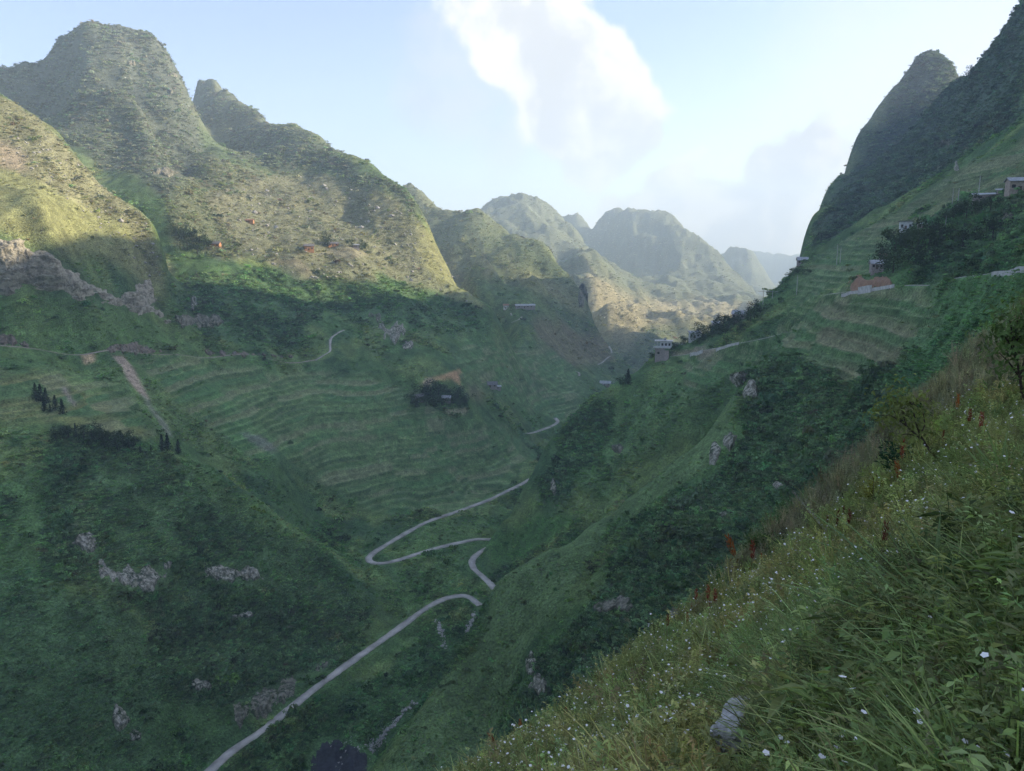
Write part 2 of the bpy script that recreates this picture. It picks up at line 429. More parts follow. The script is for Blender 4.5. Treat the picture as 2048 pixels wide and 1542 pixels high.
ROCKS = [
    (oval(1507, 782, 44, 52, 1), 330, 470, 'ROCK', 'white limestone face on the brow of the grass backed spur', 2.6),
    (oval(1480, 756, 30, 26, 2), 330, 470, 'ROCK', 'small white crag above the white face on the spur brow', 2.0),
    (oval(1458, 880, 32, 40, 3), 300, 430, 'ROCK', 'pale crag with dark cracks below the spur brow', 2.2),
    (oval(1428, 910, 28, 54, 4), 300, 430, 'ROCK', 'tall pale crag beside the cracked crag on the spur', 2.2),
    (oval(1557, 967, 46, 30, 5), 250, 360, 'ROCK', 'grey outcrop low on the dark rocky flank', 2.0),
    (oval(1404, 1017, 22, 16, 6), 260, 360, 'ROCK', 'smallest pale outcrop on the dark rocky flank', 1.4),
    (oval(1442, 1028, 34, 26, 7), 260, 360, 'ROCK', 'grey outcrop next to the smallest pale outcrop', 1.6),
    (oval(1058, 1333, 30, 46, 8), 230, 320, 'ROCK', 'narrow pale crag above the broad white crag by the ravine', 2.0),
    (oval(1080, 1370, 54, 60, 9), 230, 320, 'ROCK', 'broad white crag above the ravine at the spur foot', 2.6),
    (oval(1232, 1212, 76, 40, 10), 240, 340, 'ROCK_GREY', 'dark grey rock ledge across the spur flank', 2.0),
    (oval(1350, 1225, 26, 24, 12), 230, 330, 'ROCK', 'grey rock in the ravine below the grey ledge', 1.6),
    (oval(1108, 975, 18, 40, 14), 440, 600, 'ROCK', 'pale streaked rock on the hamlet spur beside the road end', 2.0),
    (oval(1238, 895, 36, 18, 15), 430, 600, 'ROCK_GREY', 'grey rock in woodland on the hamlet spur', 2.0),
    (oval(170, 1085, 56, 44, 16), 380, 480, 'ROCK', 'grey broken rock on the left end of the rock band', 2.2),
    (oval(330, 1130, 22, 34, 19), 370, 480, 'ROCK', 'upright pale rock in the middle of the rock band', 1.8),
    ([(195, 1120), (250, 1132), (300, 1128), (345, 1140), (340, 1168), (285, 1186), (240, 1172), (205, 1156)], 360, 490, 'ROCK', 'long broken pale rock band across the bushy hill', 2.2),
    ([(405, 1126), (455, 1132), (525, 1134), (530, 1162), (470, 1166), (410, 1156)], 370, 490, 'ROCK', 'second pale rock band continuing across the bushy hill', 2.0),
    (oval(478, 1231, 46, 18, 22), 350, 460, 'ROCK', 'thin pale ledge below the rock band', 1.6),
    (oval(400, 1370, 42, 34, 23), 330, 420, 'ROCK', 'pale rock patch above the dark grey rock wall', 1.8),
    (oval(238, 1440, 46, 54, 24), 310, 420, 'ROCK', 'pale jagged crag on the grassy lower hillside', 2.4),
    (oval(272, 1470, 30, 26, 25), 310, 420, 'ROCK', 'small crag at the foot of the pale jagged crag', 1.6),
    (oval(295, 578, 44, 44, 26), 690, 780, 'CLIFF', 'sunlit orange crag above the end of the limestone cliff', 3.4),
    (oval(400, 640, 90, 34, 27), 700, 860, 'ROCK_GREY', 'grey weathered cliff just past the limestone cliff', 3.0),
    (oval(388, 604, 20, 26, 28), 700, 900, 'ROCK', 'small pale rock above the grey weathered cliff', 2.4),
    (oval(752, 630, 34, 36, 29), 740, 900, 'ROCK_GREY', 'grey streaked rock at the top of the mid valley crags', 3.0),
    (oval(786, 664, 58, 46, 30), 740, 900, 'ROCK', 'largest pale crag of the mid valley crags', 3.2),
    (oval(822, 690, 28, 22, 31), 740, 900, 'ROCK', 'small pale crag at the foot of the mid valley crags', 2.6),
    (oval(262, 127, 20, 10, 32), 1300, 1800, 'ROCK_GREY', 'white scar on the domed mountain, lower of the summit pair', 4.0),
    (oval(293, 117, 16, 15, 33), 1300, 1800, 'ROCK_GREY', 'white scar on the domed mountain, upper of the summit pair', 4.0),
    (oval(345, 150, 24, 13, 34), 1300, 1800, 'ROCK_GREY', 'pale rock on the steep edge of the domed mountain', 4.0),
    (oval(341, 181, 12, 13, 35), 1200, 1800, 'ROCK_GREY', 'pale rock below the steep edge of the domed mountain', 4.0),
    (oval(335, 345, 60, 18, 36), 950, 1250, 'ROCK_GREY', 'grey rock bluff under the shaded shoulder of the domed mountain', 3.5),
    (oval(1163, 596, 16, 50, 37), 1100, 1500, 'ROCK_GREY', 'grey cliff on the end of the hazy ridge', 4.5),
    (oval(2010, 432, 40, 18, 39), 300, 520, 'ROCK_GREY', 'grey rock in the dark wood below the topmost house', 2.0),
    (oval(1895, 285, 24, 20, 40), 700, 1200, 'ROCK_GREY', 'grey rock streak on the dark wooded mountain', 4.0),
    (oval(1912, 330, 16, 26, 41), 600, 1200, 'ROCK', 'pale rock streak on the dark wooded mountain', 3.5),
]
BARE = [([(185, 693), (250, 684), (330, 697), (368, 712), (300, 711), (200, 706)], 540, 740), ([(400, 700), (470, 702), (545, 707), (610, 716), (420, 711)], 580, 780), ([(-30, 668), (30, 674), (62, 696), (30, 694), (-30, 686)], 520, 680),
        ([(452, 1400), (520, 1372), (600, 1336), (650, 1314), (692, 1298), (690, 1312), (650, 1342), (600, 1388), (540, 1430), (480, 1474), (458, 1450)], 310, 430),
        ([(1690, 595), (1699, 566), (1715, 553), (1760, 546), (1785, 556), (1795, 572), (1790, 585), (1740, 590)], 370, 480)]
# ------------------------------------------------------------------ terrain grid (fan of bearings x ranges)
NAZ, NR = 660, (120, 980, 180)


def _logs(a, b, n):
    return np.exp(np.linspace(math.log(a), math.log(b), n, endpoint=False))


AZ = np.radians(np.linspace(-38, 38, NAZ))
RR = np.concatenate([_logs(0.5, 100, NR[0]), _logs(100, 1300, NR[1]), _logs(1300, 7600, NR[2]), [7600.0]])
NRR = len(RR)
LR = np.log(RR)
_ca = np.radians(np.linspace(-38, 38, 305))
_cr = np.concatenate([_logs(0.5, 100, 70), _logs(100, 1300, 210), _logs(1300, 7600, 70), [7600.0]])
_g1, _g2 = np.meshgrid(_ca, KR * np.log(_cr), indexing='ij')
_T = base_t(_g1, _g2).reshape(_g1.shape)


def _cub(M, x):
    i = np.clip(np.floor(x).astype(int), 0, M.shape[0] - 2)
    f = (x - i)[:, None]
    p0, p1 = M[np.maximum(i - 1, 0)], M[i]
    p2, p3 = M[i + 1], M[np.minimum(i + 2, M.shape[0] - 1)]
    return p1 + 0.5 * f * (p2 - p0 + f * (2 * p0 - 5 * p1 + 4 * p2 - p3 + f * (3 * (p1 - p2) + p3 - p0)))


TG = _cub(_cub(_T, np.interp(AZ, _ca, np.arange(len(_ca)))).T, np.interp(LR, np.log(_cr), np.arange(len(_cr)))).T
AG, RG = np.meshgrid(AZ, RR, indexing='ij')
XG, YG = RG * np.sin(AG), RG * np.cos(AG)
ZG = TG * RG


def project(x, y, z):
    dep = np.maximum(y * CP - z * SP, 1e-3)
    return W / 2 + F * x / dep, H / 2 - F * (y * SP + z * CP) / dep


def inpoly(px, py, poly):
    ins = np.zeros(np.shape(px), bool)
    n = len(poly)
    for i in range(n):
        (x0, y0), (x1, y1) = poly[i], poly[(i + 1) % n]
        if y0 == y1:
            continue
        c = ((py >= y0) != (py >= y1)) & (px < (x1 - x0) * (py - y0) / (y1 - y0) + x0)
        ins ^= c
    return ins


def polydist(px, py, poly):
    d = np.full(np.shape(px), 1e9)
    n = len(poly)
    for i in range(n):
        (x0, y0), (x1, y1) = poly[i], poly[(i + 1) % n]
        ex, ey = x1 - x0, y1 - y0
        t = np.clip(((px - x0) * ex + (py - y0) * ey) / (ex * ex + ey * ey + 1e-9), 0, 1)
        d = np.minimum(d, np.hypot(px - x0 - t * ex, py - y0 - t * ey))
    return d


def relief(x, y, r):
    """natural roughness of the ground at a range of sizes"""
    far = sstep(160, 700, r)
    vfar = sstep(700, 1700, r)
    mid = sstep(70, 200, r)
    n = (1 - np.abs(fbm(x, y, 190, 3, 3)) * 2.2) * 7.0 * far + (1 - np.abs(fbm(x, y, 420, 2, 5)) * 2) * 9.0 * vfar
    n = n - 5.5 * far - 6.0 * vfar
    n = n + ((1 - np.abs(fbm(x, y, 260, 4, 15)) * 2.4) * 28.0 - 15.0 + fbm(x, y, 110, 3, 19) * 15.0 + (1 - np.abs(fbm(x, y, 48, 2, 23)) * 2.5) * 5.0) * sstep(1150, 2000, r)
    n = n + fbm(x, y, 60, 3, 9) * 4.2 * mid * (0.55 + 0.9 * far)
    n = n + fbm(x, y, 15, 2, 21) * 1.3 * mid
    n = n + fbm(x, y, 5.0, 2, 31) * np.where(r < 150, 0.28, 0.4) * sstep(4, 14, r)
    n = n + fbm(x, y, 1.3, 2, 41) * 0.07 * (1 - sstep(40, 90, r))
    return n


# keep the valley road bed and the near ground as surveyed
_wob = relief(XG, YG, RG)
ZG = ZG + _wob
PX0, PY0 = project(XG, YG, ZG)
_wx = fbm(XG, YG, 45, 3, 71) * np.clip(16000 / RG, 0, 44)
_wy = fbm(XG, YG, 45, 3, 83) * np.clip(16000 / RG, 0, 44)
_wx2, _wy2 = fbm(XG, YG, 150, 3, 171) * np.clip(26000 / RG, 0, 70), fbm(XG, YG, 150, 3, 183) * np.clip(26000 / RG, 0, 70)
PX, PY = PX0 + _wx + _wx2, PY0 + _wy + _wy2

# ------------------------------------------------------------------ terraced fields (real steps)
TERR = [([(360, 740), (640, 730), (760, 760), (860, 800), (1060, 880), (1050, 940), (960, 1000), (740, 1010), (560, 930)], 500, 860),
        ([(930, 690), (1060, 680), (1150, 760), (1170, 830), (1090, 840), (980, 790), (900, 740)], 680, 1100),
        ([(1560, 640), (1600, 560), (1700, 480), (1780, 470), (1790, 560), (1700, 590), (1850, 590), (1930, 640), (1870, 690), (1700, 740), (1540, 730)], 300, 760),
        ([(1640, 520), (1850, 380), (2060, 270), (2060, 360), (1960, 390), (1850, 440), (1720, 520)], 420, 900),
        ([(0, 740), (120, 730), (250, 800), (330, 870), (200, 850), (0, 850)], 480, 640),
        ([(1330, 700), (1560, 660), (1500, 730), (1360, 780)], 430, 680),
        ([(260, 730), (400, 720), (440, 800), (560, 930), (420, 880)], 500, 760)]
TM = np.zeros_like(ZG)
for poly, r0, r1 in TERR:
    j0, j1 = np.searchsorted(RR, r0), np.searchsorted(RR, r1)
    TM[:, j0:j1] = np.maximum(TM[:, j0:j1], inpoly(PX[:, j0:j1], PY[:, j0:j1], poly))


def blur(M, n):
    for _ in range(n):
        M = M.copy()
        M[1:-1] = (M[:-2] + 2 * M[1:-1] + M[2:]) / 4
        M[:, 1:-1] = (M[:, :-2] + 2 * M[:, 1:-1] + M[:, 2:]) / 4
    return M


TM = blur(TM, 6)
_per = 3.6
_zn = (ZG + fbm(XG, YG, 80, 3, 101) * 3.0) / _per
_fr = _zn - np.floor(_zn)
_patch = np.clip(0.95 + fbm(XG, YG, 38, 2, 111) * 1.3, 0, 1)
ZG = ZG + TM * _patch * _per * (sstep(0.45, 1.0, _fr) - _fr) * 0.95
TLIP = TM * _patch * sstep(0.28, 0.40, _fr) * (1 - sstep(0.46, 0.56, _fr))     # grassy lip of each field
TSTEP = TM * _patch * sstep(0.5, 0.75, _fr)          # the bank of each terrace


# ------------------------------------------------------------------ pixel -> ground
def ground_z(x, y):
    a, r = np.arctan2(x, y), np.hypot(x, y)
    ia = np.clip((a - AZ[0]) / (AZ[1] - AZ[0]), 0, NAZ - 1.001)
    ir = np.clip(np.interp(np.log(np.maximum(r, 0.51)), LR, np.arange(NRR)), 0, NRR - 1.001)
    i, j = ia.astype(int), ir.astype(int)
    f, g = ia - i, ir - j
    return (ZG[i, j] * (1 - f) * (1 - g) + ZG[i + 1, j] * f * (1 - g) + ZG[i, j + 1] * (1 - f) * g + ZG[i + 1, j + 1] * f * g)


def gz(x, y):
    return float(ground_z(np.array([float(x)]), np.array([float(y)]))[0])


def hit(px, py, rmin=2.0, rmax=7600.0):
    """first ground point seen along the ray of a picture point"""
    a, t = azt(px, py)
    ia = (a - AZ[0]) / (AZ[1] - AZ[0])
    i = int(min(max(ia, 0), NAZ - 2))
    f = ia - i
    col = (ZG[i] * (1 - f) + ZG[i + 1] * f) / RR
    k = np.where((col >= t) & (RR >= rmin) & (RR <= rmax))[0]
    if len(k) == 0:
        d = np.abs(col - t) + 1e3 * ((RR < rmin) | (RR > rmax))
        j = int(np.argmin(d))
        r = RR[j]
    else:
        j = int(k[0])
        if j == 0:
            r = RR[0]
        else:
            c0, c1 = col[j - 1], col[j]
            r = RR[j] if c1 == c0 or RR[j - 1] < rmin else RR[j - 1] + (RR[j] - RR[j - 1]) * min(max((t - c0) / (c1 - c0), 0), 1)
    x, y = r * math.sin(a), r * math.cos(a)
    return Vector((x, y, r * t))


def foot(px, py, rmin=2.0, rmax=7600.0):
    p = hit(px, py, rmin, rmax)
    return Vector((p.x, p.y, gz(p.x, p.y)))


# ------------------------------------------------------------------ road beds cut into the slopes
def spline(P, n):
    P = [Vector(p) for p in P]
    out = []
    for i in range(len(P) - 1):
        p0, p1, p2, p3 = P[max(i - 1, 0)], P[i], P[i + 1], P[min(i + 2, len(P) - 1)]
        for k in range(n):
            f = k / n
            out.append(0.5 * (2 * p1 + (p2 - p0) * f + (2 * p0 - 5 * p1 + 4 * p2 - p3) * f * f + (3 * p1 - p0 - 3 * p2 + p3) * f ** 3))
    out.append(P[-1])
    return out


def resample(P, step):
    out, acc = [P[0]], 0.0
    for a, b in zip(P, P[1:]):
        L = (b - a).length
        while acc + L >= step:
            a = a + (b - a) * ((step - acc) / L)
            L = (b - a).length
            out.append(a)
            acc = 0.0
        acc += L
    out.append(P[-1])
    return out


def smooth_line(P, n):
    P = list(P)
    for _ in range(n):
        P = [P[0]] + [(P[i - 1] + 2 * P[i] + P[i + 1]) / 4 for i in range(1, len(P) - 1)] + [P[-1]]
    return P


def from_ranges(items):
    out = []
    for px, py, r in items:
        a, t = azt(px, py)
        out.append(Vector((r * math.sin(a), r * math.cos(a), r * t)))
    return out


def carve(line, half, soft, lift=0.0):
    """level the ground to a road line"""
    global ZG
    P = np.array([tuple(p) for p in line])
    rr = np.hypot(P[:, 0], P[:, 1])
    aa = np.arctan2(P[:, 0], P[:, 1])
    pad = half + soft + 2
    j0, j1 = np.searchsorted(RR, rr.min() - pad), np.searchsorted(RR, rr.max() + pad)
    da = pad / rr.min()
    i0, i1 = np.searchsorted(AZ, aa.min() - da), np.searchsorted(AZ, aa.max() + da)
    x, y = XG[i0:i1, j0:j1], YG[i0:i1, j0:j1]
    best, bz = np.full(x.shape, 1e9), np.zeros(x.shape)
    for a, b in zip(P[:-1], P[1:]):
        ex, ey = b[0] - a[0], b[1] - a[1]
        t = np.clip(((x - a[0]) * ex + (y - a[1]) * ey) / (ex * ex + ey * ey + 1e-9), 0, 1)
        d = np.hypot(x - a[0] - t * ex, y - a[1] - t * ey)
        m = d < best
        best = np.where(m, d, best)
        bz = np.where(m, a[2] + t * (b[2] - a[2]), bz)
    k = 1 - sstep(half, half + soft, best)
    ZG[i0:i1, j0:j1] = ZG[i0:i1, j0:j1] * (1 - k) + (bz + lift) * k
    return (i0, i1, j0, j1, best)


ROADS = {}
_low = resample(smooth_line(spline(from_ranges(ROAD_LOW), 6), 6), 2.5)
_top = resample(smooth_line(spline(from_ranges(ROAD_MID + ROAD_TOP[1:]), 6), 6), 2.5)
carve(_low, 4.0, 6.5, -0.25)
carve(_top, 3.2, 4.2, -0.25)
ROADS['valley'] = [(_low, 4.5), (_top, 4.3)]


def ground_line(items, step=3.0, n=6, sm=10, rmin=2.0, rmax=7600.0):
    P = [foot(px, py, rmin, rmax) for px, py in items]
    L = resample(smooth_line(spline(P, n), sm), step)
    L = [Vector((p.x, p.y, gz(p.x, p.y))) for p in L]
    zs = [p.z for p in L]
    for _ in range(30):
        zs = [zs[0]] + [(zs[i - 1] + 2 * zs[i] + zs[i + 1]) / 4 for i in range(1, len(zs) - 1)] + [zs[-1]]
    return [Vector((p.x, p.y, z)) for p, z in zip(L, zs)]


_hill = ground_line([(1345, 712), (1380, 708), (1430, 700), (1480, 690), (1530, 678), (1570, 664)], rmin=430)
_hill2 = ground_line([(1655, 592), (1700, 587), (1750, 580), (1800, 574), (1850, 566), (1900, 560), (1950, 554), (1990, 549), (2040, 545), (2090, 541)], rmin=200)
_cut = ground_line([(-40, 686), (30, 694), (100, 702), (190, 706), (280, 708), (360, 709), (440, 710), (540, 713), (630, 719)], rmin=500)
_up = ground_line([(1052, 867), (1085, 858), (1108, 850), (1116, 843), (1110, 836)], rmin=700, sm=3)
for ln in (_hill, _hill2, _cut):
    carve(ln, 2.8, 4.0, -0.2)
carve(_up, 3.0, 5.0, -0.2)
_paths = [([(630, 721), (648, 710), (660, 703), (660, 690), (662, 676), (672, 668), (688, 660)], 600, 2.4),
          ([(1195, 729), (1208, 722), (1220, 712)], 900, 3.0), ([(1217, 692), (1221, 698), (1223, 706)], 900, 3.0),
          ([(1150, 742), (1158, 746), (1158, 752)], 900, 3.0), ([(1022, 626), (1023, 632)], 700, 2.6), ([(1024, 645), (1036, 640), (1044, 633)], 700, 2.6),
          ([(1188, 810), (1205, 800)], 800, 4.0)]
PATHS = []
for items, r0, w in _paths:
    ln = ground_line(items, 2.0, 5, 2, rmin=r0, rmax=1500)
    carve(ln, w * 0.6, 2.0, -0.25)
    PATHS.append((ln, w))
ROADS['hill'] = [(_hill, 4.5), (_hill2, 4.5)]
ROADS['cut'] = [(_cut, 4.4)]
ROADS['up'] = [(_up, 5.0)]
TV = ZG / RG
RUNMAX = np.maximum.accumulate(TV, axis=1)
SEEN = TV >= RUNMAX - 0.004
# ------------------------------------------------------------------ helpers for objects and materials
MATS = {}


def new_mat(name, rough=0.9):
    m = bpy.data.materials.new(name)
    m.use_nodes = True
    MATS[name] = m
    b = m.node_tree.nodes['Principled BSDF']
    b.inputs['Roughness'].default_value = rough
    b.inputs['Specular IOR Level'].default_value = 0.2
    return m, NG(m.node_tree), b


def simple_mat(name, col, rough=0.9, var=0.25, scale=3.0, bump=0.0, bump_scale=20.0, coords='Object'):
    m, g, b = new_mat(name, rough)
    v = g.node('ShaderNodeTexCoord').outputs[coords]
    n = g.noise(v, scale, 5, 0.6)
    f = g.smooth(n, 0.3, 0.7, 1 - var, 1 + var)
    g.put(b.inputs['Base Color'], g.vmath('SCALE', tuple(col), scale=f))
    if bump:
        bn = g.node('ShaderNodeBump')
        bn.inputs['Strength'].default_value = bump
        bn.inputs['Distance'].default_value = 0.2
        g.put(bn.inputs['Height'], g.noise(v, bump_scale, 6, 0.65))
        g.link(bn.outputs[0], b.inputs['Normal'])
    return m


def mesh_from(name, co, faces, cols=None):
    """mesh from arrays; faces is an (n,3) or (n,4) array or a list"""
    me = bpy.data.meshes.new(name)
    if isinstance(faces, np.ndarray):
        k = faces.shape[1]
        me.vertices.add(len(co))
        me.vertices.foreach_set('co', np.asarray(co, np.float32).ravel())
        me.loops.add(faces.size)
        me.loops.foreach_set('vertex_index', faces.ravel().astype(np.int32))
        me.polygons.add(len(faces))
        me.polygons.foreach_set('loop_start', np.arange(0, faces.size, k, dtype=np.int32))
        me.polygons.foreach_set('loop_total', np.full(len(faces), k, np.int32))
    else:
        me.from_pydata([tuple(c) for c in co], [], faces)
    if cols is not None:
        at = me.attributes.new('Col', 'FLOAT_COLOR', 'POINT')
        c4 = np.ones((len(co), 4), np.float32)
        c4[:, :3] = cols
        at.data.foreach_set('color', c4.ravel())
    me.update()
    return me


def link(name, me, mat=None, parent=None, smooth=False):
    o = bpy.data.objects.new(name, me)
    COL.objects.link(o)
    if mat is not None and me is not None and len(me.materials) == 0:
        me.materials.append(mat)
    if parent is not None:
        o.parent = parent
    if smooth and me is not None:
        me.polygons.foreach_set('use_smooth', np.ones(len(me.polygons), bool))
    return o


def tag(o, label=None, cat=None, group=None, kind=None):
    if label:
        o['label'] = label
    if cat:
        o['category'] = cat
    if group:
        o['group'] = group
    if kind:
        o['kind'] = kind
    return o


def empty(name, loc=(0, 0, 0), rz=0.0, label=None, cat=None, group=None):
    o = bpy.data.objects.new(name, None)
    o.empty_display_size = 0.3
    COL.objects.link(o)
    o.location = loc
    o.rotation_euler = (0, 0, rz)
    return tag(o, label, cat, group)


# ------------------------------------------------------------------ what grows where
def _n(s, seed, o=3):
    return fbm(XG, YG, s, o, seed)


def mixc(A, B, k):
    return A * (1 - k[..., None]) + np.array(B) * k[..., None]


C = np.empty(ZG.shape + (3,))
C[:] = (0.036, 0.066, 0.022)
C = mixc(C, (0.066, 0.092, 0.030), sstep(-0.15, 0.35, _n(55, 201)))
C = mixc(C, (0.026, 0.050, 0.020), sstep(0.0, 0.45, _n(38, 203)))
DEN = np.clip(0.26 + _n(50, 207) * 0.9, 0.04, 0.9)         # how bushy
RGH = RG
C = mixc(C, (0.082, 0.088, 0.056), sstep(850, 1800, RG) * 0.75)  # far ground painted paler and greyer with range, as haze would
ZONES = [
    ([(330, 400), (400, 300), (480, 320), (540, 360), (450, 420), (500, 520), (420, 520), (340, 480)], 800, 1300, (0.066, 0.072, 0.040), .85, .75),
    # polygon, nearest, farthest range, colour, strength, bushiness
    ([(0, 190), (90, 230), (180, 320), (300, 430), (345, 590), (250, 520), (100, 450), (0, 450)], 600, 900, (0.095, 0.092, 0.050), .85, .45),
    ([(0, 340), (60, 350), (150, 390), (260, 460), (310, 540), (335, 600), (290, 560), (200, 510), (110, 470), (0, 455)], 600, 900, (0.112, 0.120, 0.046), .9, .15),
    ([(0, 270), (60, 300), (80, 340), (20, 350), (0, 340)], 600, 900, (0.19, 0.15, 0.10), .7, .15),
    ([(0, 60), (380, 50), (400, 330), (330, 400), (170, 300), (0, 200)], 900, 1900, (0.050, 0.058, 0.042), .9, .8),
    ([(380, 150), (820, 380), (860, 470), (780, 380), (640, 330), (560, 350), (480, 320), (390, 230)], 1000, 2000, (0.048, 0.057, 0.038), .85, .9),
    ([(400, 380), (560, 350), (700, 350), (800, 400), (880, 500), (985, 620), (900, 600), (740, 550), (600, 560), (480, 500)], 850, 1450, (0.092, 0.092, 0.052), .85, .5),
    ([(820, 420), (880, 480), (985, 620), (930, 600), (860, 540)], 850, 1300, (0.125, 0.128, 0.050), .8, .25),
    ([(340, 560), (500, 530), (740, 560), (840, 600), (900, 650), (760, 640), (640, 620), (600, 690), (420, 660)], 700, 960, (0.032, 0.056, 0.024), .8, .85),
    ([(740, 550), (980, 620), (1000, 680), (860, 680), (700, 640)], 780, 1000, (0.034, 0.062, 0.024), .7, .7),
    ([(385, 775), (440, 780), (490, 830), (570, 915), (480, 915), (420, 830)], 520, 720, (0.052, 0.112, 0.034), .8, .03),
    ([(925, 690), (965, 690), (1010, 740), (1010, 765), (950, 730)], 650, 1000, (0.050, 0.105, 0.034), .8, .05),
    ([(920, 750), (985, 745), (990, 790), (930, 790)], 650, 1000, (0.085, 0.070, 0.045), .8, .05),
    ([(1080, 640), (1200, 660), (1230, 720), (1140, 740), (1060, 700)], 900, 1400, (0.105, 0.082, 0.052), .75, .2),
    ([(360, 740), (640, 730), (760, 760), (860, 800), (1060, 880), (1050, 940), (960, 1000), (740, 1010), (560, 930)], 500, 900, (0.058, 0.092, 0.034), .8, .10),
    ([(930, 690), (1060, 680), (1150, 760), (1170, 830), (1090, 840), (980, 790), (900, 740)], 680, 1100, (0.055, 0.095, 0.034), .7, .10),
    ([(0, 735), (110, 740), (230, 810), (330, 870), (200, 860), (0, 860)], 480, 640, (0.098, 0.098, 0.036), .9, .05),
    ([(200, 720), (330, 800), (420, 880), (330, 880), (180, 790), (90, 740)], 480, 660, (0.058, 0.088, 0.03), .7, .30),
    ([(0, 590), (150, 590), (330, 660), (420, 710), (300, 690), (120, 690), (0, 670)], 560, 720, (0.050, 0.086, 0.026), .8, .25),
    ([(1000, 1160), (1180, 1045), (1340, 925), (1460, 800), (1450, 870), (1350, 970), (1190, 1110), (1060, 1290), (970, 1450), (930, 1542), (740, 1542), (960, 1225)], 240, 420, (0.060, 0.092, 0.036), .9, .05),
    ([(1500, 760), (1640, 700), (1800, 720), (1800, 860), (1550, 1060), (1250, 1310), (1060, 1490), (1000, 1490), (1080, 1310), (1215, 1150), (1375, 1000), (1465, 885)], 200, 420, (0.034, 0.056, 0.027), .85, .9),
    ([(1560, 600), (1700, 600), (1900, 590), (1930, 640), (1800, 740), (1600, 740), (1520, 720)], 280, 480, (0.055, 0.080, 0.034), .8, .12),
    ([(1640, 640), (1860, 660), (1830, 730), (1700, 745), (1620, 710)], 280, 460, (0.098, 0.084, 0.050), .75, .04),
    ([(1800, 575), (2048, 560), (2048, 640), (1900, 640), (1800, 630)], 180, 420, (0.042, 0.086, 0.032), .7, .30),
    ([(1850, 660), (2048, 600), (2048, 660), (1900, 740), (1800, 800)], 150, 330, (0.038, 0.080, 0.030), .8, .5),
    ([(1600, 560), (1700, 470), (1780, 460), (1790, 560), (1700, 590), (1580, 620)], 400, 760, (0.055, 0.085, 0.036), .8, .10),
    ([(1700, 480), (1850, 380), (2060, 260), (2060, 370), (1950, 400), (1850, 450), (1760, 500)], 420, 900, (0.080, 0.086, 0.042), .85, .10),
    ([(1780, 470), (1850, 450), (1960, 405), (2060, 390), (2060, 545), (1900, 555), (1790, 560)], 220, 520, (0.032, 0.056, 0.030), .85, .95),
    ([(1600, 500), (1850, 100), (2048, -20), (2048, 250), (1850, 370), (1700, 460)], 750, 1700, (0.029, 0.040, 0.029), .9, 1.0),
    ([(1060, 960), (1140, 840), (1200, 800), (1230, 860), (1150, 1000), (1080, 1020)], 430, 620, (0.034, 0.060, 0.026), .8, .8),
    ([(1240, 800), (1330, 720), (1460, 700), (1500, 730), (1440, 790), (1300, 900), (1200, 940)], 420, 640, (0.052, 0.088, 0.032), .75, .30),
    ([(985, 1090), (1100, 1030), (1160, 1040), (1010, 1150)], 400, 560, (0.036, 0.078, 0.022), .8, .15),
    ([(120, 880), (340, 905), (560, 1060), (740, 1240), (640, 1330), (420, 1340), (280, 1200), (130, 1080)], 360, 520, (0.042, 0.068, 0.028), .75, .55),
    ([(350, 905), (560, 1025), (745, 1165), (790, 1215), (720, 1180), (560, 1070), (420, 985)], 400, 520, (0.060, 0.096, 0.030), .65, .3),
    ([(70, 900), (140, 900), (150, 1060), (200, 1150), (110, 1150), (80, 1020)], 380, 520, (0.028, 0.050, 0.024), .7, .95),
    ([(0, 1150), (250, 1180), (330, 1330), (330, 1542), (0, 1542)], 300, 440, (0.036, 0.064, 0.026), .8, .25),
    ([(280, 1180), (560, 1190), (700, 1290), (470, 1420), (330, 1400)], 330, 440, (0.038, 0.062, 0.028), .7, .65),
    ([(960, 1070), (860, 1095), (760, 1125), (740, 1120), (860, 1040), (980, 1005)], 460, 620, (0.058, 0.096, 0.030), .7, .25),
    ([(740, 1135), (900, 1100), (930, 1180), (850, 1210), (780, 1200)], 430, 520, (0.052, 0.090, 0.028), .6, .45),
    ([(430, 1542), (720, 1330), (900, 1220), (900, 1380), (760, 1500), (700, 1542)], 310, 460, (0.028, 0.056, 0.022), .7, .5),
    ([(1170, 540), (1240, 580), (1300, 600), (1500, 600), (1520, 640), (1380, 645), (1290, 650), (1250, 700), (1180, 640)], 1400, 2600, (0.190, 0.170, 0.095), .85, .25),  # sunlit far slopes, the light painted in as a paler colour
    ([(900, 500), (990, 520), (1110, 560), (1170, 620), (1100, 600), (1000, 560)], 1100, 1700, (0.140, 0.132, 0.062), .7, .4),
]
_glade = sstep(-.28, .12, _n(26, 211, 3))
_dn = 0.72 + 0.42 * _glade
for poly, r0, r1, col, k, dn in ZONES:
    j0, j1 = np.searchsorted(RR, r0), np.searchsorted(RR, r1)
    w = (slice(None), slice(j0, j1))
    mk = blur(inpoly(PX[w], PY[w], poly).astype(float), 7)
    C[w] = mixc(C[w], col, mk * k)
    DEN[w] = DEN[w] * (1 - mk * 0.9) + dn * mk * 0.9 * _dn[w]
C *= (1 + .22 * (1 - _glade) * (DEN > .2) * (RG < 900))[..., None]
DEN = np.maximum(DEN, .5 * sstep(1000, 1300, RG))
C *= (1 + 0.35 * _n(12, 221, 3) + 0.22 * _n(90, 223, 2))[..., None]
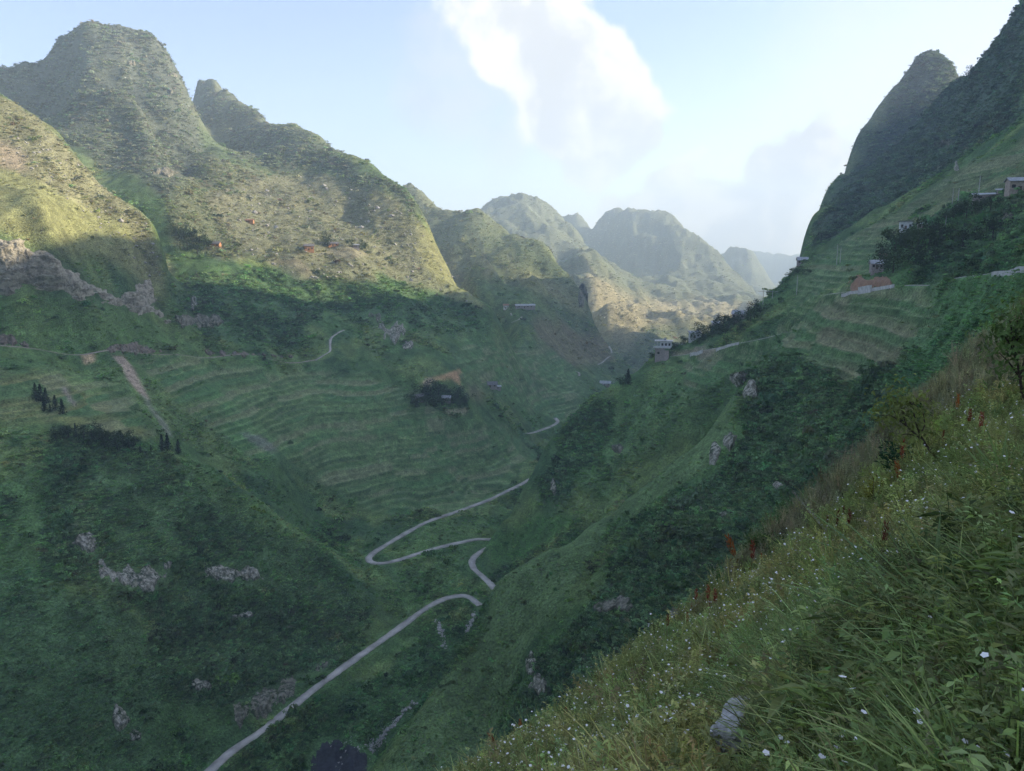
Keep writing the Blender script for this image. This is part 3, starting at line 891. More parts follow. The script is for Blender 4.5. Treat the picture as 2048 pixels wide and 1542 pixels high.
# banks of the terraces get a darker green than the fields
C = mixc(C, (0.030, 0.056, 0.022), TSTEP * 0.6)
C = mixc(C, (0.135, 0.140, 0.078), TLIP * np.where(XG > 60, .75, .42))
_fieldid = _hash(np.floor((_zn)), np.floor(fbm(XG, YG, 200, 2, 61) * 6), 5)
C *= (1 + (TM * (_fieldid - 0.5) * 0.7))[..., None]
C = mixc(C, (0.100, 0.092, 0.055), TM * (_fieldid > .80) * .55)
C = mixc(C, (0.048, 0.098, 0.036), TM * (_fieldid < .16) * .6)
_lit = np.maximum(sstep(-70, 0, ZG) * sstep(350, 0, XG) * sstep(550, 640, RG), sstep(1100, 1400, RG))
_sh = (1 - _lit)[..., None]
C = C * (1 - _sh + _sh * np.array((1.08, 1.18, 1.05)))  # shaded ground painted brighter and greener than the sunlit land
# bare earth and scree
SOIL = [([(222, 712), (246, 712), (268, 745), (288, 775), (300, 800), (282, 790), (262, 770), (240, 735)], 560, 720, (0.24, 0.18, 0.13), .9),
        ([(282, 785), (300, 800), (325, 840), (350, 875), (338, 868), (305, 825)], 520, 700, (0.14, 0.13, 0.11), .55),
        ([(118, 768), (128, 775), (150, 810), (140, 808), (125, 788)], 500, 660, (0.19, 0.15, 0.13), .7),
        ([(160, 712), (190, 708), (190, 722), (165, 726)], 540, 680, (0.30, 0.21, 0.12), .8),
        ([(843, 772), (870, 753), (905, 741), (925, 737), (914, 750), (926, 778), (905, 757), (880, 758)], 650, 800, (0.36, 0.18, 0.10), .6),
        ([(845, 768), (862, 756), (866, 764), (856, 778)], 650, 800, (0.36, 0.26, 0.18), .9),
        ([(890, 818), (935, 816), (935, 822), (892, 824)], 620, 780, (0.30, 0.24, 0.14), .9),
        ([(480, 860), (520, 868), (560, 905), (545, 905), (500, 880)], 560, 760, (0.11, 0.105, 0.10), .5),
        ([(640, 505), (700, 490), (740, 510), (700, 520)], 850, 1100, (0.22, 0.17, 0.12), .2),
        ([(530, 520), (600, 520), (640, 560), (590, 562)], 820, 1000, (0.20, 0.15, 0.10), .2),
        ([(1340, 705), (1400, 690), (1470, 690), (1400, 715)], 500, 680, (0.20, 0.15, 0.12), .5)]
for poly, r0, r1, col, k in SOIL:
    j0, j1 = np.searchsorted(RR, r0), np.searchsorted(RR, r1)
    w = (slice(None), slice(j0, j1))
    mk = blur(inpoly(PX0[w] + _wx[w] * .35, PY0[w] + _wy[w] * .35, poly).astype(float), 1)
    C[w] = mixc(C[w], col, mk * k)
    DEN[w] = DEN[w] * (1 - mk * .85)
DEN = DEN * (1 - .8 * TM)
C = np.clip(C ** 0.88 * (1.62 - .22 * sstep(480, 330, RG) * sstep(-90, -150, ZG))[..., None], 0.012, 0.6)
for poly in ([(728, 1512), (742, 1480), (835, 1392), (848, 1405), (765, 1500)], [(612, 1570), (612, 1495), (640, 1472), (690, 1466), (728, 1488), (748, 1515), (748, 1570)],
             [(865, 1235), (882, 1235), (902, 1305), (885, 1305)], [(925, 1270), (945, 1220), (960, 1222), (940, 1270)]):
    DEN = np.where(inpoly(PX0, PY0, poly) & (RG > 280) & (RG < 480), .01, DEN)
# no bushes on the bare cliff
_cl = inpoly(PX0, PY0, [(-40, 475), (40, 470), (80, 492), (130, 520), (170, 560), (205, 566), (238, 600), (270, 590), (300, 598), (340, 640), (350, 665), (300, 648), (250, 628), (180, 608), (120, 604), (60, 594), (30, 610), (-40, 614)]) & (RG > 560) & (RG < 780)
DEN = np.where(_cl, 0.02, DEN)
for poly, r0, r1 in BARE + [q[:3] for q in ROCKS]:
    j0, j1 = np.searchsorted(RR, r0), np.searchsorted(RR, r1)
    DEN[:, j0:j1] = np.where(inpoly(PX0[:, j0:j1], PY0[:, j0:j1] - 2, poly), DEN[:, j0:j1] * .12, DEN[:, j0:j1])
# own slope: litter and soil under the grass
_nr = 1 - sstep(70, 110, RG)
C = mixc(C, (0.040, 0.046, 0.020), _nr * 0.9)
C = np.where((RG < 90)[..., None], C * (1 + 0.5 * fbm(XG, YG, 1.2, 3, 401))[..., None], C)

# ------------------------------------------------------------------ ground material
m, g, b = new_mat('ground_cover', 1.0)
b.inputs['Specular IOR Level'].default_value = 0.05
at = g.node('ShaderNodeAttribute', attribute_name='Col')
pos = g.node('ShaderNodeNewGeometry').outputs['Position']
n1 = g.noise(pos, 0.9, 5, 0.65)
n2 = g.noise(pos, 0.16, 4, 0.6)
f = g.math('MULTIPLY', g.smooth(n1, 0.25, 0.75, 0.45, 1.55), g.smooth(n2, 0.3, 0.7, 0.75, 1.25))
g.put(b.inputs['Base Color'], g.vmath('SCALE', at.outputs['Color'], scale=f))
bn = g.node('ShaderNodeBump')
bn.inputs['Strength'].default_value = 0.9
bn.inputs['Distance'].default_value = 0.9
g.put(bn.inputs['Height'], n1)
g.link(bn.outputs[0], b.inputs['Normal'])
GROUND = m

# ------------------------------------------------------------------ the land, one object per landform
_bi, _bj = np.arange(0, NAZ - 1, 4), np.arange(0, NRR - 1, 4)
_ba, _bq = np.meshgrid(AZ[np.minimum(_bi + 2, NAZ - 1)], KR * LR[np.minimum(_bj + 2, NRR - 1)], indexing='ij')
_near = np.empty(_ba.size, int)
for s in range(0, _ba.size, 8000):
    d2 = (_ba.ravel()[s:s + 8000, None] - _c[None, :, 0]) ** 2 + (_bq.ravel()[s:s + 8000, None] - _c[None, :, 1]) ** 2
    _near[s:s + 8000] = _lf[np.argmin(d2, 1)]
LFID = np.repeat(np.repeat(_near.reshape(_ba.shape), 4, 0), 4, 1)[:NAZ - 1, :NRR - 1]
LAND = {'near': ('grassy_slope', 'steep flowery grass slope falling away in front of the view point'),
        'spur': ('spur', 'grass backed mountain spur with a dark rocky flank'),
        'spur_far': ('spur', 'green spur carrying the roadside hamlet on its shoulder'),
        'right': ('mountain', 'tall dark wooded mountain above terraced fields and the hill road'),
        'valley': ('valley_floor', 'narrow valley floor with the winding concrete road'),
        'cone': ('hill', 'rounded bushy hill with rock bands above the valley road'),
        'left': ('hillside', 'long terraced hillside below the old road cut'),
        'upper': ('hill', 'sunlit yellow grass hill above the limestone cliff'),
        'peak': ('mountain', 'high domed mountain with pale rock patches'),
        'ridge': ('mountain_ridge', 'sunlit ridge with a scattered hamlet descending to the valley'),
        'ridge_two': ('mountain_ridge', 'hazy ridge with two small cones behind the sunlit ridge'),
        'ridge_three': ('mountain_ridge', 'flat topped hazy mountain with a pointed cone in front'),
        'ridge_four': ('mountain_ridge', 'broad hazy double topped mountain at the head of the valley'),
        'far': ('far_hills', 'pale blue far peaks closing the valley')}
_ii = np.arange(NAZ * NRR).reshape(NAZ, NRR)
_Q = np.stack([_ii[:-1, :-1], _ii[1:, :-1], _ii[1:, 1:], _ii[:-1, 1:]], -1)
_CO = np.stack([XG, YG, ZG], -1).reshape(-1, 3)
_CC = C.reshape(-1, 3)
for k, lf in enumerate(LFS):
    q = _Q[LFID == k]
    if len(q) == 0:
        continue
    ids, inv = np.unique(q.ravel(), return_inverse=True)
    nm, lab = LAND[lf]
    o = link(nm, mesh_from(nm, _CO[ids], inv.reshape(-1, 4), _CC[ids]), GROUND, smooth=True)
    tag(o, lab, 'land', kind='structure')
# land beside and behind the view point
for s0, s1, lab in ((-180, -38, 'hills on the left of the valley view'), (38, 180, 'high slopes rising on the right of the view point')):
    oa = np.radians(np.arange(s0, s1 + .1, 2.0))
    orr = np.concatenate([_logs(0.5, 7600, 150), [7600.0]])
    a2, r2 = np.meshgrid(oa, orr, indexing='ij')
    x2, y2 = r2 * np.sin(a2), r2 * np.cos(a2)
    z2 = base_t(a2, KR * np.log(r2)).reshape(a2.shape) * r2 + relief(x2, y2, r2)
    i2 = np.arange(a2.size).reshape(a2.shape)
    q = np.stack([i2[:-1, :-1], i2[1:, :-1], i2[1:, 1:], i2[:-1, 1:]], -1).reshape(-1, 4)
    cc = np.tile((0.045, 0.07, 0.026), (a2.size, 1))
    tag(link('hillside', mesh_from('hillside', np.stack([x2, y2, z2], -1).reshape(-1, 3), q, cc), GROUND, smooth=True), lab, 'land', kind='structure')
    ZMAX_OUT = float(z2.max()) if s0 < 0 else max(ZMAX_OUT, float(z2.max()))
ZLOW = float(min(ZG[(RG > 100)].min(), ZG.min()))
ZHIGH = float(max(ZG.max(), ZMAX_OUT))

# ------------------------------------------------------------------ air between the ridges
HAZE_DENSITY = 2.05e-4
hx, hb, ht = 7900.0, ZLOW - 60, ZHIGH + 12
hv = [(sx * hx, sy * hx, z) for z in (hb, ht) for sx, sy in ((-1, -1), (1, -1), (1, 1), (-1, 1))]
hf = [(3, 2, 1, 0), (4, 5, 6, 7), (0, 1, 5, 4), (1, 2, 6, 5), (2, 3, 7, 6), (3, 0, 4, 7)]
hm = bpy.data.materials.new('haze_air')
hm.use_nodes = True
hm.node_tree.nodes.clear()
pv = hm.node_tree.nodes.new('ShaderNodeVolumePrincipled')
pv.inputs['Color'].default_value = (0.70, 0.86, 1.0, 1)
pv.inputs['Density'].default_value = HAZE_DENSITY
pv.inputs['Anisotropy'].default_value = 0.25
ho = hm.node_tree.nodes.new('ShaderNodeOutputMaterial')
hm.node_tree.links.new(pv.outputs[0], ho.inputs['Volume'])
tag(link('haze', mesh_from('haze', hv, hf), hm), 'thin blue afternoon haze filling the valley', 'haze', kind='stuff')
# ------------------------------------------------------------------ bushes and woodland on the slopes
def leaf_blob(name, n, leaf, seed, flat=0.8, lobes=5, shell=0.55):
    """a lumpy crown of leaf sprays, radius about 1"""
    rg = np.random.default_rng(seed)
    cen = rg.normal(0, 0.42, (lobes, 3))
    cen[:, 2] = np.abs(cen[:, 2]) * 0.8 + 0.25
    rad = rg.uniform(0.35, 0.62, lobes)
    co, fa = [], []
    for i in range(n):
        k = rg.integers(lobes)
        d = rg.normal(0, 1, 3)
        d[2] = abs(d[2]) * 0.9 - 0.15
        d /= np.linalg.norm(d)
        p = cen[k] + d * rad[k] * rg.uniform(shell, 1.05)
        p[2] *= flat
        nrm = d + rg.normal(0, 0.55, 3) + np.array((0, 0, 0.35))
        nrm /= np.linalg.norm(nrm)
        t = np.cross(nrm, rg.normal(0, 1, 3))
        t /= np.linalg.norm(t)
        b_ = np.cross(nrm, t)
        L, Wd = leaf * rg.uniform(0.7, 1.4), leaf * rg.uniform(0.35, 0.7)
        s = len(co)
        co += [p - t * L, p + b_ * Wd, p + t * L - nrm * leaf * 0.25, p - b_ * Wd]
        fa.append((s, s + 1, s + 2, s + 3))
    return mesh_from(name, np.array(co), np.array(fa))


m, g, b = new_mat('foliage', 0.75)
tint = g.node('ShaderNodeAttribute', attribute_type='INSTANCER', attribute_name='tint')
rnd = g.node('ShaderNodeObjectInfo').outputs['Random']
oc = g.node('ShaderNodeTexCoord').outputs['Object']
v = g.math('MULTIPLY', g.smooth(rnd, 0, 1, 0.7, 1.35), g.smooth(g.noise(oc, 2.2, 3), 0.3, 0.7, 0.6, 1.4))
_fc = g.vmath('SCALE', tint.outputs['Color'], scale=v)
g.put(b.inputs['Base Color'], _fc)
FOLIAGE = m


def leafy(m, g, b, col, amount=0.35):
    """leaves let some light through"""
    b.inputs['Specular IOR Level'].default_value = 0.12
    tr = g.node('ShaderNodeBsdfTranslucent')
    g.put(tr.inputs[0], g.vmath('MULTIPLY', col, (1.15, 1.25, 0.7)))
    mx = g.node('ShaderNodeMixShader')
    mx.inputs[0].default_value = amount
    g.link(b.outputs[0], mx.inputs[1])
    g.link(tr.outputs[0], mx.inputs[2])
    g.link(mx.outputs[0], m.node_tree.nodes['Material Output'].inputs[0])


leafy(FOLIAGE, g, b, _fc)


def instancer(name, pos, scale, rotz, tints, pick, sources, label, cat, tilt=None):
    """points carrying copies of the source meshes (ground cover nobody could count)"""
    me = bpy.data.meshes.new(name)
    me.vertices.add(len(pos))
    me.vertices.foreach_set('co', np.asarray(pos, np.float32).ravel())
    sc_ = np.asarray(scale, np.float32)
    if sc_.ndim == 1:
        sc_ = np.repeat(sc_[:, None], 3, 1)
    me.attributes.new('size', 'FLOAT_VECTOR', 'POINT').data.foreach_set('vector', sc_.ravel())
    rot = np.zeros((len(pos), 3), np.float32)
    rot[:, 2] = rotz
    if tilt is not None:
        rot[:, :2] = tilt
    me.attributes.new('turn', 'FLOAT_VECTOR', 'POINT').data.foreach_set('vector', rot.ravel())
    t4 = np.ones((len(pos), 4), np.float32)
    t4[:, :3] = tints
    me.attributes.new('tint', 'FLOAT_COLOR', 'POINT').data.foreach_set('color', t4.ravel())
    me.attributes.new('pick', 'INT', 'POINT').data.foreach_set('value', np.asarray(pick, np.int32))
    o = link(name, me)
    coll = bpy.data.collections.new(name + '_kinds')
    for s in sources:
        so = bpy.data.objects.new(s.name, s)
        coll.objects.link(so)
    gt = bpy.data.node_groups.new(name, 'GeometryNodeTree')
    gt.interface.new_socket('Geometry', in_out='INPUT', socket_type='NodeSocketGeometry')
    gt.interface.new_socket('Geometry', in_out='OUTPUT', socket_type='NodeSocketGeometry')
    N = gt.nodes
    gi, go = N.new('NodeGroupInput'), N.new('NodeGroupOutput')
    ci = N.new('GeometryNodeCollectionInfo')
    ci.inputs['Collection'].default_value = coll
    ci.inputs['Separate Children'].default_value = True
    ci.inputs['Reset Children'].default_value = True
    ip = N.new('GeometryNodeInstanceOnPoints')
    ip.inputs['Pick Instance'].default_value = True

    def named(nm, typ):
        q = N.new('GeometryNodeInputNamedAttribute')
        q.data_type = typ
        q.inputs['Name'].default_value = nm
        return q.outputs['Attribute']
    L = gt.links.new
    L(gi.outputs[0], ip.inputs['Points'])
    L(ci.outputs[0], ip.inputs['Instance'])
    L(named('pick', 'INT'), ip.inputs['Instance Index'])
    L(named('turn', 'FLOAT_VECTOR'), ip.inputs['Rotation'])
    L(named('size', 'FLOAT_VECTOR'), ip.inputs['Scale'])
    L(ip.outputs[0], go.inputs[0])
    md = o.modifiers.new('scatter', 'NODES')
    md.node_group = gt
    return tag(o, label, cat, kind='stuff')


BUSH = []
for i in range(6):
    me = leaf_blob('bush', 110, 0.20, 50 + i, flat=0.75 + 0.08 * (i % 3), lobes=4 + i % 3)
    me.name = 'bush_%d' % i
    me.materials.append(FOLIAGE)
    BUSH.append(me)


def road_clear():
    m = np.zeros(ZG.shape, bool)
    for grp in ROADS.values():
        for ln, w in grp:
            P = np.array([(p.x, p.y) for p in ln])[::2]
            rr, aa = np.hypot(P[:, 0], P[:, 1]), np.arctan2(P[:, 0], P[:, 1])
            for a0, r0 in zip(aa, rr):
                pad = w * 0.5 + 1.2
                i0, i1 = np.searchsorted(AZ, a0 - pad / r0), np.searchsorted(AZ, a0 + pad / r0)
                j0, j1 = np.searchsorted(RR, r0 - pad), np.searchsorted(RR, r0 + pad)
                m[i0:i1, j0:j1] = True
    for ln, w in PATHS:
        for p in ln:
            r0, a0 = math.hypot(p.x, p.y), math.atan2(p.x, p.y)
            pad = w * 0.5 + 2.5
            i0, i1 = np.searchsorted(AZ, a0 - pad / r0), np.searchsorted(AZ, a0 + pad / r0)
            j0, j1 = np.searchsorted(RR, r0 - pad), np.searchsorted(RR, r0 + pad)
            m[i0:i1, j0:j1] = True
    return m


CLEAR = road_clear()


def scatter_bushes(N, name='scrub', mult=1.0, label='bushes and low woodland covering the mountain slopes', power=1.0, rlim=4500, dark=1.0):
    dt = np.zeros_like(TV)
    dt[:, 1:] = np.maximum(TV[:, 1:] - TV[:, :-1], 0)
    w = (dt + 0.0006) * SEEN * (RG > 110) * (RG < rlim) * DEN ** power * ~CLEAR
    near = w.ravel()
    idx = RNG.choice(near.size, N, p=near / near.sum())
    i, j = np.unravel_index(idx, ZG.shape)
    a = AZ[i] + RNG.uniform(-.5, .5, N) * (AZ[1] - AZ[0])
    r = np.exp(LR[j] + RNG.uniform(-.5, .5, N) * (LR[np.minimum(j + 1, NRR - 1)] - LR[j]))
    x, y = r * np.sin(a), r * np.cos(a)
    z = ground_z(x, y)
    dn = DEN[i, j]
    s = np.interp(r, [110, 300, 600, 1000, 1800, 4000], [0.5, 0.85, 1.1, 1.2, 1.9, 3.6])
    clus = np.clip(fbm(x, y, 14, 2, 801) * 1.6 + .5, 0, 1)
    s = s * (0.45 + 0.85 * dn) * np.exp(np.clip(RNG.normal(0, 0.45, N), -1.2, .85)) * (.75 + .6 * clus)
    s = np.minimum(s * mult, 6.0)
    t = C[i, j] * (1.5 + 0.1 * (1 - dn))[:, None]
    t = t * np.exp(np.clip(RNG.normal(0, 0.34, N), -.9, .6))[:, None] * (.8 + .4 * np.clip(fbm(x, y, 9, 2, 807) + .5, 0, 1))[:, None] * np.array((1.0, 1.0, 1.0))
    t = t * (1 + RNG.normal(0, 0.12, (N, 3)))
    hh = np.where(dn > .6, RNG.uniform(.6, 1.25, N), RNG.uniform(.35, .8, N)) * np.where(r > 800, .95, 1.0)
    sc = np.stack([s, s, s * hh], -1)
    t = np.minimum(t, C[i, j] * 2.1)
    t = t * dark * (1 + .45 * _lit[i, j])[:, None]  # bushes on sunlit land get a brighter tint, light put into the colour
    if mult > 1:
        sc[:, 2] = s * RNG.uniform(.8, 1.3, N)
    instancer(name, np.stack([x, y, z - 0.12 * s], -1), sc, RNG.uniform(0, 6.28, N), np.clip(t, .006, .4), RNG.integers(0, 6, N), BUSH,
              label, 'scrub')


scatter_bushes(210000)
scatter_bushes(4500, 'woodland', 2.1, 'taller scattered trees standing out of the scrub', .6, 1600, .8)
# ------------------------------------------------------------------ roads and paths
CONCRETE = simple_mat('road_concrete', (0.40, 0.38, 0.345), 0.9, 0.32, 0.12, 0.3, 3.0)
DIRT = simple_mat('dirt_track', (0.29, 0.25, 0.20), 0.95, 0.3, 0.3, 0.4, 2.0)


def ribbon(name, line, width, mat, lift, label, thick=0.35, sag=0.0, jag=0.0):
    n = len(line)
    co, fa = [], []
    rg = random.Random(len(name) + n)
    for i, p in enumerate(line):
        d = (line[min(i + 1, n - 1)] - line[max(i - 1, 0)])
        d.z = 0
        d.normalize()
        s = Vector((-d.y, d.x, 0))
        h = width / 2 * (1 + 0.10 * math.sin(i * 0.37))
        e0, e1 = h + rg.uniform(-jag, jag), h + rg.uniform(-jag, jag)
        a, b_, c = p + s * e0, p, p - s * e1
        for q, dz in ((a, -thick), (a, 0), (b_, 0.05), (c, 0), (c, -thick)):
            co.append((q.x, q.y, p.z + lift + dz))
        if i:
            k = (i - 1) * 5
            for j in range(4):
                fa.append((k + j, k + j + 1, k + j + 6, k + j + 5))
    o = link(name, mesh_from(name, np.array(co), np.array(fa)), mat)
    return tag(o, label, 'road', kind='structure')


for (ln, w), lab in zip(ROADS['valley'], ('concrete road along the valley bottom below the bushy hill', 'concrete road with the long hairpin bend')):
    ribbon('road', ln, w, CONCRETE, 0.12, lab, 0.9, jag=0.25)
for (ln, w), lab in zip(ROADS['hill'], ('narrow road in front of the roadside hamlet', 'hill road passing under the red earth bank')):
    ribbon('road', ln, w, CONCRETE, 0.1, lab, 0.9)
for ln, w in ROADS['cut']:
    ribbon('dirt_road', ln, w, DIRT, 0.1, 'old dirt road cut across the left hillside', 0.9, jag=0.4)
for ln, w in ROADS['up']:
    ribbon('road', ln, w, CONCRETE, 0.12, 'pale bend of the valley road beyond the terraced hillside', 0.9)
for (ln, w), lab in zip(PATHS, ('pale concrete path zigzagging down to the old dirt road', 'straight concrete path climbing the fallow slope', 'short curved concrete path above the straight path',
                                'short pale path beside a terraced field', 'tiny pale path below the far hamlet', 'curved pale path below the long building', 'pale road piece showing above the green spur')):
    ribbon('footpath', ln, w, CONCRETE, 0.12, lab, 0.7)
# ------------------------------------------------------------------ limestone
def rock_mat(name, light, dark, moss, sx=0.5, sz=0.12, moss_at=0.6, bump=0.8):
    m, g, b = new_mat(name, 0.95)
    pos = g.node('ShaderNodeNewGeometry').outputs['Position']
    p2 = g.vmath('MULTIPLY', pos, (sx, sx, sz))
    st = g.noise(p2, 1.0, 6, 0.65)
    big = g.noise(pos, 0.08, 4, 0.6)
    fine = g.noise(pos, sx * 5, 5, 0.7)
    c = g.mix(g.smooth(st, 0.40, 0.60), dark, light)
    c = g.mix(g.smooth(fine, 0.35, 0.7, 0.0, 0.45), c, tuple(x * 1.15 for x in light))
    mk = g.math('MULTIPLY', g.smooth(g.noise(pos, sx * 0.9, 5, 0.7), moss_at, moss_at + 0.1), g.smooth(big, 0.3, 0.6))
    c = g.mix(mk, c, moss)
    g.put(b.inputs['Base Color'], c)
    bn = g.node('ShaderNodeBump')
    bn.inputs['Strength'].default_value = bump
    bn.inputs['Distance'].default_value = 0.5 / sx
    g.put(bn.inputs['Height'], g.math('ADD', st, g.math('MULTIPLY', fine, 0.5)))
    g.link(bn.outputs[0], b.inputs['Normal'])
    return m


ROCK = rock_mat('limestone', (0.49, 0.47, 0.385), (0.11, 0.105, 0.08), (0.04, 0.065, 0.028), 0.6, 0.10, 0.46)
ROCK_GREY = rock_mat('limestone_weathered', (0.28, 0.265, 0.205), (0.095, 0.09, 0.07), (0.04, 0.06, 0.025), 0.45, 0.12, 0.46)
CLIFF = rock_mat('cliff_limestone', (0.42, 0.395, 0.305), (0.16, 0.15, 0.115), (0.055, 0.075, 0.03), 0.16, 0.30, 0.60)
EARTH = rock_mat('cut_earth', (0.38, 0.24, 0.15), (0.26, 0.15, 0.095), (0.10, 0.09, 0.04), 0.5, 0.2, 0.66)
BANK = rock_mat('road_bank', (0.27, 0.22, 0.17), (0.13, 0.115, 0.095), (0.05, 0.07, 0.03), 0.4, 0.2, 0.50)


def crag(name, poly, rmin, rmax, mat, label, depth=2.0, step=2.0, seed=0, kind=None, cat='rock', group=None, rag=0.5, ledge=0.0, zs=0.4, block=0.75):
    """a rock face standing proud of the slope, its rim buried in it"""
    P = np.array(poly, float)
    x0, y0, x1, y1 = P[:, 0].min() - 4, P[:, 1].min() - 4, P[:, 0].max() + 4, P[:, 1].max() + 4
    nx, ny = max(int((x1 - x0) / step), 5), max(int((y1 - y0) / step), 5)
    gx, gy = np.meshgrid(np.linspace(x0, x1, nx), np.linspace(y0, y1, ny), indexing='ij')
    ok = inpoly(gx, gy, poly)
    dd = polydist(gx, gy, poly) * np.where(ok, 1, -1)
    co = np.zeros((nx, ny, 3))
    for i in range(nx):
        for j in range(ny):
            co[i, j] = hit(gx[i, j], gy[i, j], rmin, rmax)
    x, y, z = co[..., 0], co[..., 1], co[..., 2]
    r = np.hypot(x, y)
    s = np.arctan2(x, y) * np.median(r)
    sc = depth
    n1 = fbm(s, z * zs, 3.2 * sc, 4, seed + 1)
    n2 = 1 - np.abs(fbm(s, z * zs, 1.6 * sc, 3, seed + 5)) * 2
    n3 = np.abs(fbm(s, z * 0.9, 0.8 * sc, 2, seed + 7))
    size = max(min(x1 - x0, y1 - y0) * 0.30, 4)
    fade = sstep(-0.1, 0.65, dd / size + n1 * rag * 2.4 - .15 * rag)
    def blocks(q, seed_):
        ws, wz = s / q + fbm(s, z, q * 2.2, 2, seed_) * 1.1, z / (q * (0.8 if zs > .6 else 1.7)) + fbm(s, z, q * 2.0, 2, seed_ + 3) * 1.0 + s / q * .15
        return _hash(np.floor(ws), np.floor(wz), seed_) - .5
    bl = blocks(1.9 * sc, seed + 11) * .9 + blocks(.8 * sc, seed + 13) * .55 + blocks(.35 * sc, seed + 17) * .25
    h = depth * fade * (0.80 + 0.30 * n1 + 0.15 * n2 - 0.35 * n3 + block * bl) - depth * 0.5 * (1 - fade)
    if ledge:
        q = (z + fbm(s, z, 14 * sc, 2, seed + 9) * 2.5 * sc + s * 0.12) / ledge
        h = h + fade * depth * 0.8 * (q - np.floor(q) - 0.5)
    nh = np.stack([-x / r * 0.85, -y / r * 0.85, np.full_like(r, 0.52)], -1)
    co = co + nh * h[..., None]
    keep = dd > -5
    ii = np.arange(nx * ny).reshape(nx, ny)
    q = np.stack([ii[:-1, :-1], ii[:-1, 1:], ii[1:, 1:], ii[1:, :-1]], -1)
    rr = np.stack([r[:-1, :-1], r[:-1, 1:], r[1:, 1:], r[1:, :-1]], -1)
    kk = keep[:-1, :-1] & keep[1:, 1:] & keep[:-1, 1:] & keep[1:, :-1] & ((rr.max(-1) - rr.min(-1)) < 0.06 * rr.min(-1))
    q = q[kk]
    if len(q) == 0:
        return None
    lab = {}
    par = np.arange(nx * ny)
    for _ in range(400):
        mn = par[q].min(1)
        old = par.copy()
        for c_ in range(4):
            np.minimum.at(par, q[:, c_], mn)
        if (par == old).all():
            break
    roots, cnt = np.unique(par[q[:, 0]], return_counts=True)
    q = q[par[q[:, 0]] == roots[np.argmax(cnt)]]
    ids, inv = np.unique(q.ravel(), return_inverse=True)
    V = co.reshape(-1, 3)[ids]
    base = V.mean(0)
    o = link(name, mesh_from(name, V - base, inv.reshape(-1, 4)), mat, smooth=False)
    o.location = base
    return tag(o, label, cat, group, kind)


crag('cliff', [(-40, 470), (40, 466), (80, 486), (130, 512), (170, 552), (205, 560), (238, 588), (270, 570), (300, 576), (340, 612), (358, 660), (300, 646), (250, 626), (180, 604), (120, 598), (60, 588), (30, 604), (-40, 608)],
     590, 760, CLIFF, 'long pale limestone cliff with caves under the yellow grass hill', 5.5, 1.7, 3, kind='structure', cat='cliff', rag=0.16, ledge=7.0, zs=0.8, block=0.4)
crag('cliff', [(185, 693), (250, 684), (330, 697), (368, 712), (300, 711), (200, 706)], 560, 720, BANK, 'exposed rock bank above the old dirt road', 2.2, 1.6, 5, kind='structure', cat='cliff')
crag('cliff', [(400, 700), (470, 702), (545, 707), (610, 716), (420, 711)], 600, 760, BANK, 'thin bare bank along the old dirt road', 1.8, 1.6, 6, kind='structure', cat='cliff')
crag('cliff', [(-30, 668), (30, 674), (62, 696), (30, 694), (-30, 686)], 540, 660, BANK, 'bare bank at the bend of the old dirt road', 1.8, 1.6, 8, kind='structure', cat='cliff')
crag('cliff', [(452, 1400), (520, 1372), (600, 1336), (650, 1314), (692, 1298), (690, 1312), (650, 1342), (600, 1388), (540, 1430), (480, 1474), (458, 1450)], 320, 420, ROCK_GREY,
     'dark grey rock wall cut beside the valley road', 2.6, 1.8, 11, kind='structure', cat='cliff', rag=0.2)
crag('earth_bank', [(1696, 590), (1699, 566), (1715, 553), (1760, 546), (1785, 556), (1793, 572), (1780, 577), (1740, 582)], 380, 470, EARTH, 'bare red earth bank cut above the hill road', 1.8, 1.5, 13, kind='structure', cat='earth bank', rag=0.3)
for i, (poly, r0, r1, mat, lab, dep) in enumerate(ROCKS):
    crag('rock_outcrop', poly, r0, r1, {'ROCK': ROCK, 'ROCK_GREY': ROCK_GREY, 'CLIFF': CLIFF}[mat], lab, dep * .95, 1.4 if r1 < 1000 else 1.3, 40 + i * 3)

# rubble heap and stream stones in the valley bottom
TIP = simple_mat('dark_rubble', (0.035, 0.036, 0.045), 0.9, 0.4, 0.6, 0.8, 1.5)
crag('rubble_heap', [(622, 1560), (622, 1500), (640, 1482), (680, 1474), (715, 1490), (732, 1512), (734, 1560)], 280, 380, TIP, 'dark heap of rubble beside the stream bed', 1.6, 2.0, 91, rag=0.2, cat='rubble')


from mathutils import noise as mnoise


def stone_mesh(name, seed, n=2, flat=0.7):
    import bmesh
    bm = bmesh.new()
    bmesh.ops.create_icosphere(bm, subdivisions=n, radius=1.0)
    rg = random.Random(seed)
    cuts = [(Vector((rg.gauss(0, 1), rg.gauss(0, 1), rg.gauss(0, 1))).normalized(), rg.uniform(0.55, 0.9)) for _ in range(7)]
    for v in bm.verts:
        for nrm, d in cuts:
            k = v.co.dot(nrm)
            if k > d:
                v.co -= nrm * (k - d)
        if n < 3:
            v.co *= 1 + rg.uniform(-0.06, 0.06)
        else:
            v.co *= 1 + 0.16 * mnoise.fractal(v.co * 1.7 + Vector((seed, 0, 0)), 0.9, 2.1, 4)
        v.co.z *= flat
    me = bpy.data.meshes.new(name)
    bm.to_mesh(me)
    bm.free()
    return me


STONE_MAT = simple_mat('loose_stone', (0.36, 0.35, 0.33), 0.95, 0.35, 1.5, 0.5, 6.0)
STONES = [stone_mesh('stone_%d' % k, 300 + k, 1) for k in range(4)]
for s_ in STONES:
    s_.materials.append(STONE_MAT)


